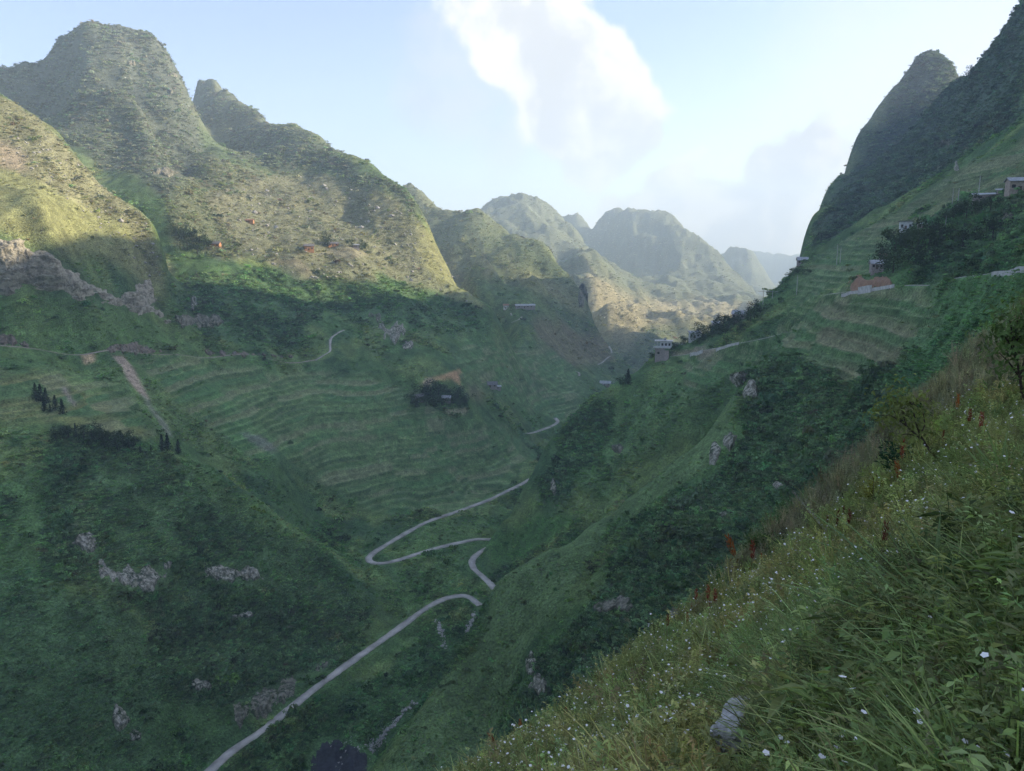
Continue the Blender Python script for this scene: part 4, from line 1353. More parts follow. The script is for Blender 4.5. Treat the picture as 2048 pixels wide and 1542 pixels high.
def stones_along(name, items, width, n, size, label, seed):
    rg = random.Random(seed)
    L = [foot(px, py, 280, 560) for px, py in items]
    pos, sc = [], []
    for _ in range(n):
        k = rg.uniform(0, len(L) - 1.001)
        p = L[int(k)].lerp(L[int(k) + 1], k - int(k)) + Vector((rg.gauss(0, width), rg.gauss(0, width), 0))
        pos.append((p.x, p.y, gz(p.x, p.y) + 0.05))
        sc.append(size * math.exp(rg.gauss(0, 0.5)))
    n = len(pos)
    instancer(name, np.array(pos), np.array(sc), np.array([rg.uniform(0, 6) for _ in range(n)]), np.full((n, 3), .3), np.array([rg.randrange(4) for _ in range(n)]), STONES, label, 'stones')


stones_along('stream_stones', [(738, 1500), (745, 1488), (770, 1462), (800, 1432), (832, 1405)], 0.7, 320, 0.42, 'pale stones in the dry stream bed', 5)
stones_along('rubble_stones', [(650, 1500), (690, 1486), (715, 1508), (665, 1525), (700, 1535), (640, 1535)], 2.6, 260, 0.20, 'white stones scattered over the dark rubble heap', 6)
stones_along('gully_stones', [(872, 1238), (880, 1255), (885, 1275), (893, 1300)], 1.0, 110, 0.45, 'stones in the gully below the valley road bend', 7)
stones_along('gully_stones', [(950, 1225), (942, 1245), (932, 1265)], 0.9, 80, 0.45, 'stones in the gully at the foot of the spur', 8)


def stones_over(name, poly, n, size, rmin, rmax, label, seed):
    rg = random.Random(seed)
    xs, ys = [p[0] for p in poly], [p[1] for p in poly]
    pos, sc = [], []
    while len(pos) < n:
        x, y = rg.uniform(min(xs), max(xs)), rg.uniform(min(ys), max(ys))
        if inpoly(np.array([x]), np.array([y]), poly)[0]:
            p = foot(x, y, rmin, rmax)
            pos.append((p.x, p.y, p.z))
            sc.append(size * math.exp(rg.gauss(0, .5)))
    instancer(name, np.array(pos), np.array(sc), np.array([rg.uniform(0, 6) for _ in pos]), np.full((n, 3), .3), np.array([rg.randrange(4) for _ in pos]), STONES, label, 'stones')


stones_over('field_stones', [(400, 380), (560, 350), (700, 350), (800, 400), (880, 500), (960, 610), (740, 550), (600, 560), (480, 500)], 620, 1.0, 850, 1450, 'pale field stones strewn over the sunlit ridge', 15)
stones_over('field_stones', [(0, 280), (80, 270), (300, 440), (330, 580), (200, 470), (60, 340)], 200, .7, 600, 880, 'pale stones on the sunlit yellow hill', 16)
# ------------------------------------------------------------------ houses, poles and walls
PLASTER = simple_mat('white_plaster', (0.62, 0.63, 0.64), 0.85, 0.15, 1.0, 0.2, 8.0)
BLOCK = simple_mat('bare_block', (0.36, 0.31, 0.29), 0.95, 0.25, 1.5, 0.4, 10.0)
MUD = simple_mat('ochre_mud_wall', (0.46, 0.24, 0.12), 0.95, 0.2, 1.0, 0.4, 6.0)
TIN = simple_mat('fibre_cement_sheet', (0.40, 0.42, 0.44), 0.6, 0.25, 0.8, 0.2, 6.0)
TILE = simple_mat('grey_roof_tile', (0.17, 0.165, 0.165), 0.85, 0.3, 1.2, 0.4, 8.0)
RUST = simple_mat('rusty_roof_sheet', (0.30, 0.17, 0.11), 0.8, 0.3, 1.0)
GLASS = simple_mat('dark_opening', (0.02, 0.022, 0.026), 0.35, 0.2)
WOOD = simple_mat('weathered_wood', (0.12, 0.085, 0.06), 0.9, 0.3, 4.0)
POLE = simple_mat('pole_concrete', (0.45, 0.45, 0.43), 0.85, 0.15, 1.0)
WALLW = simple_mat('whitewashed_concrete', (0.55, 0.54, 0.52), 0.9, 0.2, 0.6, 0.3, 4.0)


def box_mesh(name, x0, x1, y0, y1, z0, z1):
    v = [(x, y, z) for z in (z0, z1) for x, y in ((x0, y0), (x1, y0), (x1, y1), (x0, y1))]
    return mesh_from(name, v, [(3, 2, 1, 0), (4, 5, 6, 7), (0, 1, 5, 4), (1, 2, 6, 5), (2, 3, 7, 6), (3, 0, 4, 7)])


def gable_roof(name, w, d, z, rise, over, th=0.18, axis='x'):
    """two sloping slabs with thickness and a ridge"""
    hw, hd = w / 2 + over, d / 2 + over
    drop = rise * over / (d / 2)
    v = []
    for x in (-hw, hw):
        v += [(x, -hd, z - drop), (x, 0, z + rise), (x, hd, z - drop), (x, hd, z - drop + th), (x, 0, z + rise + th * 1.2), (x, -hd, z - drop + th)]
    f = [(0, 1, 4, 5), (1, 2, 3, 4), (6, 11, 10, 7), (7, 10, 9, 8), (0, 6, 7, 1), (1, 7, 8, 2), (5, 4, 10, 11), (4, 3, 9, 10), (0, 5, 11, 6), (2, 8, 9, 3)]
    return mesh_from(name, v, f)


def shed_roof(name, w, d, z, rise, over, th=0.16):
    hw, hd = w / 2 + over, d / 2 + over
    v = []
    for x in (-hw, hw):
        v += [(x, -hd, z), (x, hd, z + rise), (x, hd, z + rise + th), (x, -hd, z + th)]
    return mesh_from(name, v, [(0, 1, 2, 3), (4, 7, 6, 5), (0, 4, 5, 1), (3, 2, 6, 7), (0, 3, 7, 4), (1, 5, 6, 2)])


def gable_wall(name, w, d, z0, z1, rise):
    hw, hd = w / 2, d / 2
    v = [(-hw, -hd, z0), (hw, -hd, z0), (hw, hd, z0), (-hw, hd, z0), (-hw, -hd, z1), (hw, -hd, z1), (hw, hd, z1), (-hw, hd, z1), (-hw, 0, z1 + rise), (hw, 0, z1 + rise)]
    f = [(3, 2, 1, 0), (0, 1, 5, 4), (2, 3, 7, 6), (1, 2, 6, 9, 5), (3, 0, 4, 8, 7), (4, 5, 9, 8), (6, 7, 8, 9)]
    return mesh_from(name, v, f)


def opening(parent, kind, x, z, w, h, y, frame=WOOD):
    """window or door: a dark leaf in a frame standing 6 cm proud of the front wall"""
    o = link(kind, box_mesh(kind, x - w / 2, x + w / 2, y - 0.05, y + 0.02, z, z + h), GLASS if kind == 'window' else WOOD, parent)
    t = max(0.08, w * 0.08)
    v, f = [], []
    for a, b_, c, d in ((x - w / 2 - t, x - w / 2, z - t, z + h + t), (x + w / 2, x + w / 2 + t, z - t, z + h + t), (x - w / 2, x + w / 2, z + h, z + h + t), (x - w / 2, x + w / 2, z - t, z)):
        s = len(v)
        v += [(xx, yy, zz) for zz in (c, d) for xx, yy in ((a, y - 0.12), (b_, y - 0.12), (b_, y + 0.02), (a, y + 0.02))]
        f += [tuple(s + q for q in p) for p in ((3, 2, 1, 0), (4, 5, 6, 7), (0, 1, 5, 4), (1, 2, 6, 5), (2, 3, 7, 6), (3, 0, 4, 7))]
    link('frame', mesh_from('frame', v, f), frame, o)
    return o


def house(px, py, rmin, rmax, w, d, h, label, wall=BLOCK, roof=TIN, style='gable', yaw=0.0, windows=2, door=True, rise=None, lift=0.0, group=None, name='house'):
    p = foot(px, py, rmin, rmax)
    a = math.atan2(p.x, p.y)
    e = empty(name, (p.x, p.y, p.z + lift), -a + yaw, label, 'house', group)
    rise = rise if rise is not None else d * 0.28
    sink = -2.5 - lift
    if style == 'gable':
        link('wall', gable_wall('wall', w, d, sink, h, rise), wall, e)
        link('roof', gable_roof('roof', w, d, h + 0.02, rise, 0.7), roof, e)
    elif style == 'flat':
        link('wall', box_mesh('wall', -w / 2, w / 2, -d / 2, d / 2, sink, h), wall, e)
        link('roof', box_mesh('roof', -w / 2 - .9, w / 2 + .9, -d / 2 - .9, d / 2 + .6, h, h + .35), roof, e)
    else:
        link('wall', box_mesh('wall', -w / 2, w / 2, -d / 2, d / 2, sink, h), wall, e)
        link('roof', shed_roof('roof', w, d, h + 0.05, rise, 0.8), roof, e)
    y = -d / 2
    if door:
        opening(e, 'door', -w * 0.05, 0.15, min(1.4, w * .16), min(2.2, h * .7), y)
    for k in range(windows):
        x = (-w * 0.33, w * 0.30, w * 0.12)[k % 3]
        opening(e, 'window', x, h * 0.36, min(1.5, w * .15), min(1.3, h * .35), y)
    return e


# hamlet on the shoulder of the far spur
def tower_house():
    p = foot(1326, 716, 520, 680)
    a = math.atan2(p.x, p.y)
    e = empty('house', p, -a, 'tall house with white upper storey on bare block columns at the spur end', 'house')
    z1 = 8.2
    link('lower_storey', box_mesh('lower_storey', -6.2, 1.2, -3.5, 3.5, -4, z1), BLOCK, e)
    link('column', box_mesh('column', 1.2, 4.4, -4.2, -1.5, -4, z1 - 2), simple_mat('pink_block', (.44, .37, .35), .95), e)
    link('floor_slab', box_mesh('floor_slab', -7.6, 5.6, -4.8, 4.2, z1, z1 + 0.6), WALLW, e)
    up = link('upper_storey', box_mesh('upper_storey', -2.6, 6.2, -3.2, 3.6, z1 + .6, z1 + 5.2), PLASTER, e)
    link('roof', box_mesh('roof', -6.8, 7.4, -4.2, 4.3, z1 + 5.2, z1 + 5.8), WALLW, e)
    link('balcony_rail', box_mesh('balcony_rail', -7.4, -2.7, -4.7, -4.45, z1 + .6, z1 + 1.7), PLASTER, e)
    for x in (-6.9, -4.9):
        link('post', box_mesh('post', x, x + .3, -4.4, -4.1, z1 + 1.7, z1 + 5.2), WALLW, e)
    for x in (-0.8, 1.9, 4.6):
        opening(e, 'window', x, z1 + 2.0, 1.3, 1.7, -3.2)
    opening(e, 'window', -3.6, 3.5, 1.5, 1.6, -3.5)
    tk = link('water_tank', box_mesh('water_tank', 0.2, 1.9, -0.6, 1.0, z1 + 5.8, z1 + 7.4), TIN, e)
    return e


tower_house()
house(1389, 674, 540, 680, 8.5, 5.5, 4.2, 'small white house with open porch next to the tall house', PLASTER, TIN, 'shed', 0.15, 2, rise=1.0, lift=1.6)
house(1478, 642, 540, 680, 9.5, 6.5, 4.4, 'grey walled house with pale sheet roof among the hamlet trees', BLOCK, TIN, 'gable', -0.2, 2, rise=2.2, lift=1.5)
house(1432, 657, 540, 680, 6.0, 5.0, 3.4, 'low shed with sloping roof between the hamlet trees', BLOCK, TIN, 'shed', 0.3, 1, rise=1.6, lift=.8)
house(1603, 549, 640, 860, 7.5, 5, 3.6, 'pale house beside dark trees on the skyline of the terraces', BLOCK, TIN, 'gable', 0.2, 2, rise=2.0, lift=1.0)
house(1752, 546, 400, 520, 6.0, 4.8, 3.2, 'house with white sheet roof above the red earth bank', BLOCK, TIN, 'gable', 0.25, 2, rise=1.6, lift=2.0)
house(1764, 533, 420, 560, 3.2, 2.8, 3.6, 'narrow brick hut behind the house above the earth bank', BLOCK, RUST, 'shed', 0.1, 1, rise=.8, lift=2.5)
house(1811, 462, 440, 620, 7.4, 6.0, 5.2, 'square pale house with blue grey front below the upper terraces', PLASTER, TILE, 'flat', 0.1, 2, lift=.8)
house(1847, 458, 430, 620, 6.5, 4.5, 2.8, 'low hut with white roof beside the square pale house', BLOCK, TIN, 'shed', 0.1, 1, rise=.7)
house(2036, 386, 380, 560, 9.5, 6, 5.0, 'large brown walled house highest on the right slope', simple_mat('tan_wall', (.42, .35, .29), .95, .2, 1.0), TIN, 'gable', 0.35, 2, rise=1.5, lift=.5)
house(1985, 399, 380, 560, 17, 5, 2.2, 'long low white roofed shed below the topmost house', BLOCK, TIN, 'shed', 0.1, 2, rise=1.2)
house(2008, 391, 380, 560, 6, 4, 2.4, 'small white roofed lean-to next to the topmost house', BLOCK, TIN, 'shed', 0.1, 1, rise=1.0)
# hamlet on the sunlit ridge
house(430, 494, 840, 1050, 12, 7, 4.0, 'orange mud house at the edge of the wood on the sunlit ridge', MUD, TILE, 'gable', -0.35, 2, rise=2.2)
house(618, 501, 840, 1050, 11, 7, 5.5, 'tall orange mud house standing alone on the sunlit ridge', MUD, TILE, 'gable', 0.1, 2, rise=2.2)
house(666, 492, 840, 1080, 12, 6, 3.2, 'long orange mud house beside dark trees on the sunlit ridge', MUD, TILE, 'gable', 0.2, 2, rise=1.8)
house(712, 495, 860, 1100, 8, 5, 2.8, 'white roofed house farthest along the sunlit ridge', BLOCK, TIN, 'shed', 0.2, 1, rise=1.2)
house(500, 445, 880, 1200, 9, 5, 2.6, 'orange roofed hut above the sunlit hamlet', MUD, RUST, 'gable', -0.3, 1, rise=1.5)
# far hamlet in the shadow and valley farms
house(1012, 617, 800, 1250, 8, 6, 5.0, 'white house with red roof in the shaded far hamlet', PLASTER, RUST, 'gable', 0.0, 2, rise=1.8)
house(1050, 616, 900, 1300, 30, 6, 4.0, 'long grey roofed building in the shaded far hamlet', BLOCK, TIN, 'gable', 0.25, 3, rise=1.8)
house(981, 774, 640, 900, 14, 7, 3.4, 'long grey tile roofed farmhouse on the bare terrace', BLOCK, TILE, 'gable', 0.1, 2, rise=2.6)
house(996, 777, 640, 900, 6, 4, 2.4, 'small pale outbuilding below the long farmhouse', BLOCK, TIN, 'shed', 0.1, 1, rise=.8)
house(838, 800, 600, 800, 8, 6, 3.6, 'grey farmhouse at the left end of the valley grove', BLOCK, TILE, 'gable', 0.2, 2, rise=2.2)
house(893, 801, 600, 800, 8, 5, 3.2, 'farmhouse with pale roof inside the valley grove', BLOCK, TIN, 'gable', -0.2, 1, rise=1.8)
house(1211, 771, 900, 1250, 16, 8, 4.0, 'isolated grey roofed house by the valley road end', BLOCK, TIN, 'gable', -0.15, 2, rise=3.0)


def parapet(items, rmin, rmax, h, label, th=0.4, lift=0.0):
    L = ground_line(items, 2.0, 4, 2, rmin, rmax)
    co, fa = [], []
    for i, p in enumerate(L):
        d = L[min(i + 1, len(L) - 1)] - L[max(i - 1, 0)]
        d.z = 0
        d.normalize()
        s = Vector((-d.y, d.x, 0)) * th / 2
        z = gz(p.x, p.y) + lift
        for q, zz in ((p + s, z - 1), (p + s, z + h), (p - s, z + h), (p - s, z - 1)):
            co.append((q.x, q.y, zz))
        if i:
            k = (i - 1) * 4
            fa += [(k + j, k + (j + 1) % 4, k + 4 + (j + 1) % 4, k + 4 + j) for j in range(4)]
    n = len(L) * 4
    fa += [(3, 2, 1, 0), (n - 4, n - 3, n - 2, n - 1)]
    base = Vector(co[0])
    o = link('parapet_wall', mesh_from('parapet_wall', [Vector(c) - base for c in co], fa), WALLW)
    o.location = base
    return tag(o, label, 'wall')


parapet([(1683, 592), (1700, 588), (1715, 586)], 360, 480, 1.3, 'white roadside wall at the left foot of the red earth bank')
parapet([(1716, 588), (1742, 584)], 360, 480, 3.4, 'tall pale retaining wall in front of the red earth bank')
parapet([(1744, 582), (1770, 578), (1788, 575)], 360, 480, 1.5, 'white roadside wall at the right foot of the red earth bank')
parapet([(1984, 552), (2005, 549), (2026, 546)], 220, 330, 1.2, 'white roadside wall on the hill road beside the green field')
parapet([(2028, 547), (2050, 545), (2075, 543)], 200, 330, 1.2, 'white roadside wall nearest the end of the hill road')
parapet([(1380, 711), (1405, 706)], 520, 680, 2.2, 'white roadside wall below the small white house')
parapet([(1432, 701), (1455, 694), (1478, 688)], 500, 680, 1.6, 'broken pale wall along the road below the hamlet')


def tube(name, pts_, radii, mat, parent=None, n=6):
    co, fa = [], []
    m_ = len(pts_)
    for i, p in enumerate(pts_):
        p = Vector(p)
        d = (Vector(pts_[min(i + 1, m_ - 1)]) - Vector(pts_[max(i - 1, 0)])).normalized()
        u = d.cross(Vector((0.31, 0.93, 0.17)))
        u.normalize()
        v_ = d.cross(u)
        for k in range(n):
            a = k / n * 6.2832
            co.append(p + (u * math.cos(a) + v_ * math.sin(a)) * radii[i])
        if i:
            s = (i - 1) * n
            fa += [(s + k, s + (k + 1) % n, s + n + (k + 1) % n, s + n + k) for k in range(n)]
    fa.append(tuple(range(n - 1, -1, -1)))
    fa.append(tuple(range((m_ - 1) * n, m_ * n)))
    return link(name, mesh_from(name, co, fa), mat, parent, smooth=False)


def pole(px, ytop, ybase, rmin, rmax, label, group=None, arms=1, wide=0.30):
    p = foot(px, ybase, rmin, rmax)
    r = math.hypot(p.x, p.y)
    hh = (ybase - ytop) / F * r * 1.03
    e = empty('utility_pole', p, -math.atan2(p.x, p.y), label, 'pole', group)
    tube('shaft', [(0, 0, -1.5), (0, 0, hh * .5), (0, 0, hh)], [wide, wide * .8, wide * .6], POLE, e, 8)
    for k in range(arms):
        z = hh - 0.5 - k * 0.9
        link('crossarm', box_mesh('crossarm', -1.0, 1.0, -.09, .09, z - .09, z + .09), WOOD, e)
    return e


pole(1673, 493, 529, 460, 760, 'taller utility pole of the pair on the terraces')
pole(1680, 499, 526, 480, 780, 'shorter utility pole of the pair on the terraces')
pole(1593, 555, 589, 460, 760, 'utility pole standing below the skyline house')
pole(1904, 383, 410, 440, 700, 'thin utility pole of the pair above the dark wood', wide=.26)
pole(1915, 384, 413, 440, 700, 'stout utility pole of the pair above the dark wood', wide=.34)
pole(1957, 360, 390, 400, 700, 'utility pole above the long low shed', wide=.28)
pole(1890, 437, 462, 380, 600, 'utility pole half hidden by trees beside the low hut', wide=.24)


def pylon():
    p = foot(1535, 604, 560, 760)
    e = empty('power_pylon', p, -math.atan2(p.x, p.y), 'two legged power pylon with crossbar on the skyline of the spur', 'pylon')
    for x in (-3.2, 3.2):
        tube('leg', [(x, 0, -2), (x, 0, 8.5)], [.28, .2], POLE, e)
    link('crossbar', box_mesh('crossbar', -7.0, 7.0, -.12, .12, 7.6, 7.85), POLE, e)
    return e


pylon()
# ------------------------------------------------------------------ trees
BARK = simple_mat('bark', (0.075, 0.058, 0.045), 0.95, 0.3, 6.0, 0.6, 25.0)


def leaf_mat(name, col, var=0.45, scale=1.5, trans=0.35):
    m, g, b = new_mat(name, 0.7)
    oc = g.node('ShaderNodeTexCoord').outputs['Object']
    rnd = g.node('ShaderNodeObjectInfo').outputs['Random']
    v = g.math('MULTIPLY', g.smooth(rnd, 0, 1, 0.8, 1.2), g.smooth(g.noise(oc, scale, 4), 0.3, 0.7, 1 - var, 1 + var))
    c = g.vmath('SCALE', tuple(col), scale=v)
    g.put(b.inputs['Base Color'], c)
    leafy(m, g, b, c, trans)
    return m


LEAF_DARK = leaf_mat('dark_tree_leaf', (0.055, 0.085, 0.040))
LEAF_CONIFER = leaf_mat('conifer_needle', (0.036, 0.058, 0.036))
LEAF_MID = leaf_mat('mid_tree_leaf', (0.058, 0.092, 0.034))


def cards(name, P, N, L, Wd, seed, curl=0.25):
    """leaf-shaped cards at points P facing N"""
    rg = np.random.default_rng(seed)
    n = len(P)
    N = N / (np.linalg.norm(N, axis=1, keepdims=True) + 1e-9)
    t = np.cross(N, rg.normal(0, 1, (n, 3)))
    t /= np.linalg.norm(t, axis=1, keepdims=True) + 1e-9
    b_ = np.cross(N, t)
    L, Wd = np.broadcast_to(L, n)[:, None], np.broadcast_to(Wd, n)[:, None]
    co = np.stack([P - t * L * .5, P + b_ * Wd * .5 + N * L * .05, P + t * L * .5 - N * L * curl, P - b_ * Wd * .5 + N * L * .05], 1).reshape(-1, 3)
    return mesh_from(name, co, np.arange(n * 4).reshape(n, 4))


def crown_broad(name, seed, n=900, lobes=9):
    rg = np.random.default_rng(seed)
    cen = rg.normal(0, 0.30, (lobes, 3)) * (1, 1, .8)
    cen[:, 2] += 0.62
    rad = rg.uniform(0.16, 0.34, lobes)
    k = rg.integers(0, lobes, n)
    d = rg.normal(0, 1, (n, 3))
    d /= np.linalg.norm(d, axis=1, keepdims=True)
    P = cen[k] + d * rad[k][:, None] * rg.uniform(.4, 1.1, (n, 1))
    return cards(name, P, d + rg.normal(0, .6, (n, 3)) + (0, 0, .4), rg.uniform(.06, .12, n), rg.uniform(.04, .07, n), seed + 1)


def crown_conifer(name, seed, n=700):
    rg = np.random.default_rng(seed)
    z = rg.uniform(0.08, 1.0, n) ** 1.1
    tier = 0.75 + 0.35 * np.abs(np.sin(z * 23 + rg.uniform(0, 3)))
    R = (1.02 - z) ** 0.8 * 0.26 * tier * rg.uniform(.3, 1.0, n)
    a = rg.uniform(0, 6.283, n)
    P = np.stack([R * np.cos(a), R * np.sin(a), z - R * 0.3], -1)
    d = np.stack([np.cos(a), np.sin(a), np.full(n, .5)], -1)
    return cards(name, P, d + rg.normal(0, .5, (n, 3)), rg.uniform(.06, .11, n), rg.uniform(.03, .05, n), seed + 1)


CROWNS = [crown_broad('crown', 500 + k, 620) for k in range(3)]
CONES = [crown_conifer('crown', 520 + k, 420) for k in range(3)]
TRUNK = None


def tree(px, py, hpx, kind, label, group=None, rmin=100, rmax=3000, wide=1.0, mat=None, rs=0):
    global TRUNK
    p = foot(px, py, rmin, rmax)
    dist = p.length
    h = hpx / F * dist
    rg = random.Random(int(px * 7 + py * 13 + rs))
    e = empty('conifer_tree' if kind == 'conifer' else 'tree', p, rg.uniform(0, 6.28), label, 'tree', group)
    if TRUNK is None:
        t = tube('trunk', [(0, 0, -.12), (0.008, 0, .25), (-.006, .008, .5), (0, 0, .74)], [.034, .026, .019, .008], BARK, e, 6)
        TRUNK = t.data
    else:
        t = link('trunk', TRUNK, None, e)
    me = (CONES if kind == 'conifer' else CROWNS)[rg.randrange(3)]
    c = link('crown', me, None, e)
    c.scale = (wide * h, wide * h, h)
    t.scale = (h, h, h)
    if not me.materials:
        me.materials.append(None)
    c.material_slots[0].link = 'OBJECT'
    c.material_slots[0].material = mat or (LEAF_CONIFER if kind == 'conifer' else LEAF_DARK)
    return e


G = 'dark conifer standing on the yellow terraces of the left hillside'
for x, y, h in ((72, 796, 26), (82, 803, 30), (93, 806, 26), (89, 822, 22), (111, 818, 24), (125, 828, 26), (101, 824, 14)):
    tree(x, y, h, 'conifer', G, 'conifers on the left terraces', 450, 700, 1.25)
for (x, y, h), lab in zip(((325, 904, 32), (336, 903, 34), (357, 906, 26), (281, 907, 14), (302, 903, 12)), (
        'tall conifer, left of the joined pair on the bushy hill crest', 'tall conifer, right of the joined pair on the bushy hill crest', 'lone conifer at the end of the bushy hill crest',
        'small conifer in the pale clearing, nearest the wood', 'small conifer in the pale clearing, nearest the tall pair')):
    tree(x, y, h, 'conifer', lab, None, 400, 560, 1.1)
G = 'dark tree of the wood behind the bushy hill crest'
for x, y, h in ((112, 884, 26), (122, 872, 22), (138, 878, 26), (152, 874, 24), (168, 878, 22), (184, 880, 28), (199, 880, 26), (216, 884, 22), (232, 890, 26), (246, 893, 28), (258, 896, 26), (268, 894, 20), (178, 893, 20), (210, 897, 20), (236, 903, 20)):
    k_ = (x * 3 + h) % 3 == 0
    tree(x, y, h, 'conifer' if k_ else 'broad', ('pointed' if k_ else 'rounded') + ' dark tree of the wood behind the bushy hill crest', 'trees of the hill crest wood', 430, 620, 1.0)
G = 'dark rounded tree of the valley farm grove'
for x, y, h in ((824, 806, 24), (846, 792, 24), (862, 795, 30), (877, 790, 30), (900, 795, 26), (915, 800, 24), (929, 806, 22), (852, 812, 24), (868, 814, 22), (884, 813, 22), (905, 812, 22), (832, 815, 18), (920, 815, 18)):
    k_ = (x + h) % 3 == 0
    tree(x, y, h, 'broad', 'fresh green rounded tree of the valley farm grove' if k_ else G, 'trees of the valley grove', 600, 850, 1.2, LEAF_MID if k_ else None)
tree(1256, 768, 30, 'conifer', 'dark pointed tree on the edge of the hamlet spur', None, 480, 680, 1.3)
tree(1246, 772, 20, 'broad', 'small round tree beside the pointed tree on the spur edge', None, 480, 680, 1.0)
tree(1304, 716, 12, 'broad', 'small bush tree below the tall house', None, 500, 700, 1.3)
tree(1348, 698, 14, 'broad', 'little tree at the right wall of the tall house', None, 540, 700, 1.2)
G = 'dark leafy tree among the hamlet houses'
for x, y, h in ((1368, 684, 18), (1404, 676, 26), (1416, 670, 22), (1446, 660, 30), (1458, 655, 26), (1468, 652, 24), (1500, 645, 26), (1508, 634, 24), (1520, 626, 22), (1424, 676, 20), (1450, 672, 22), (1480, 662, 20), (1398, 688, 18), (1436, 668, 22)):
    tree(x, y, h, 'broad', G, 'hamlet trees', 480, 700, 1.25)
G = 'large dark tree in the wood on the right slope'
for x, y, h in ((1790, 512, 44), (1812, 500, 40), (1834, 506, 50), (1858, 500, 46), (1880, 488, 40), (1786, 545, 40), (1830, 538, 44), (1905, 452, 36), (1932, 440, 34), (1950, 430, 30), (1980, 428, 30), (1870, 532, 40), (1925, 500, 40), (1985, 480, 40), (1772, 530, 34)):
    k_ = (x + y) % 3 == 0
    tree(x, y, h, 'broad', 'fresh green tree standing out in the dark wood on the right slope' if k_ else G, 'trees of the right slope wood', 280, 620, 1.1, LEAF_MID if k_ else None)
G = 'dark tree beside the sunlit hamlet'
for x, y, h in ((400, 492, 26), (385, 486, 28), (368, 478, 26), (414, 498, 20), (650, 488, 20), (655, 494, 18), (700, 494, 16), (725, 500, 18), (602, 506, 12), (352, 470, 24), (395, 508, 22), (375, 500, 24)):
    tree(x, y, h, 'broad', G, 'trees of the sunlit hamlet', 780, 1200, 1.0)
tree(1588, 552, 16, 'broad', 'dark tree left of the skyline house', None, 600, 900, 1.6)
tree(1612, 556, 12, 'broad', 'dark tree right of the skyline house', None, 600, 900, 1.4)
tree(1940, 160, 18, 'broad', 'wind-swept tree in the notch of the dark mountain', None, 900, 1300, 1.3)
# ------------------------------------------------------------------ the flowery slope in front
def blades(n, h, spread, width, droop, seed, lean=0.25):
    rg = np.random.default_rng(seed)
    co, fa = [], []
    for i in range(n):
        a, rr = rg.uniform(0, 6.283), spread * math.sqrt(rg.uniform(0, 1))
        base = np.array((rr * math.cos(a), rr * math.sin(a), -0.05))
        b_ = a + rg.normal(0, .8)
        d = np.array((math.cos(b_), math.sin(b_), 0))
        s = np.array((-d[1], d[0], 0))
        L = h * rg.uniform(.55, 1.15)
        ln, dr = lean * rg.uniform(.3, 1.6), droop * rg.uniform(.4, 1.4)
        w = width * rg.uniform(.7, 1.3)
        k = len(co)
        for f, ww in ((0, .7), (.38, 1.0), (.72, .7)):
            c = base + d * (ln * f + dr * f * f) * L + np.array((0, 0, L * (f - .45 * dr * f * f)))
            co += [c - s * w * ww / 2, c + s * w * ww / 2]
        co.append(base + d * (ln + dr) * L + np.array((0, 0, L * (1 - .45 * dr))))
        fa += [(k, k + 1, k + 3, k + 2), (k + 2, k + 3, k + 5, k + 4), (k + 4, k + 5, k + 6)]
    return co, fa


def herb(stems, h, leaves, leaf, seed, flowers=0, fsize=0.022, narrow=.38):
    """bushy herb: thin stems, small leaves and, at the tips, white ray flowers"""
    rg = np.random.default_rng(seed)
    co, fa, mi = [], [], []
    for i in range(stems):
        a = rg.uniform(0, 6.283)
        top = np.array((math.cos(a), math.sin(a), 0)) * rg.uniform(.05, .5) * h + np.array((0, 0, h * rg.uniform(.6, 1.15)))
        root = rg.normal(0, .05, 3) * (1, 1, 0)
        s = np.array((-math.sin(a), math.cos(a), 0)) * 0.003
        k = len(co)
        mid = root * .5 + top * .5 + np.array((0, 0, .04))
        co += [root - s, root + s, mid + s, mid - s, top + s * .6, top - s * .6]
        fa += [(k, k + 1, k + 2, k + 3), (k + 3, k + 2, k + 4, k + 5)]
        mi += [0, 0]
        for j in range(leaves):
            f = rg.uniform(.15, 1.0)
            p = root * (1 - f) + top * f + np.array((0, 0, .04 * (1 - abs(2 * f - 1))))
            b_ = rg.uniform(0, 6.283)
            d = np.array((math.cos(b_), math.sin(b_), rg.uniform(-.35, .5)))
            d /= np.linalg.norm(d)
            q = np.array((-math.sin(b_), math.cos(b_), rg.normal(0, .3)))
            L = leaf * rg.uniform(.6, 1.3)
            k = len(co)
            co += [p, p + d * L * .45 + q * L * narrow / 2, p + d * L - np.array((0, 0, L * .25)), p + d * L * .45 - q * L * narrow / 2]
            fa.append((k, k + 1, k + 2, k + 3))
            mi.append(0)
        if i < flowers:
            n = rg.normal(0, .35, 3) + np.array((0, 0, 1))
            n /= np.linalg.norm(n)
            u = np.cross(n, (0.2, 1, .1))
            u /= np.linalg.norm(u)
            v_ = np.cross(n, u)
            k = len(co)
            R = fsize * rg.uniform(.8, 1.25)
            ph = rg.uniform(0, 6)
            for c in range(10):
                q = R * (1.0 if c % 2 == 0 else .78)
                co.append(top + n * .012 + (u * math.cos(ph + c * .6283) + v_ * math.sin(ph + c * .6283)) * q)
            fa.append(tuple(range(k, k + 10)))
            mi.append(1)
    return co, fa, mi


PETAL = simple_mat('white_petal', (0.80, 0.80, 0.76), 0.7, 0.08)
DISC = simple_mat('yellow_disc', (0.55, 0.32, 0.03), 0.8, 0.2)


def src(name, parts, mats):
    co, fa = parts[0], parts[1]
    me = mesh_from(name, co, fa)
    for m_ in mats:
        me.materials.append(m_)
    if len(parts) > 2:
        me.polygons.foreach_set('material_index', np.array(parts[2], np.int32))
    return me


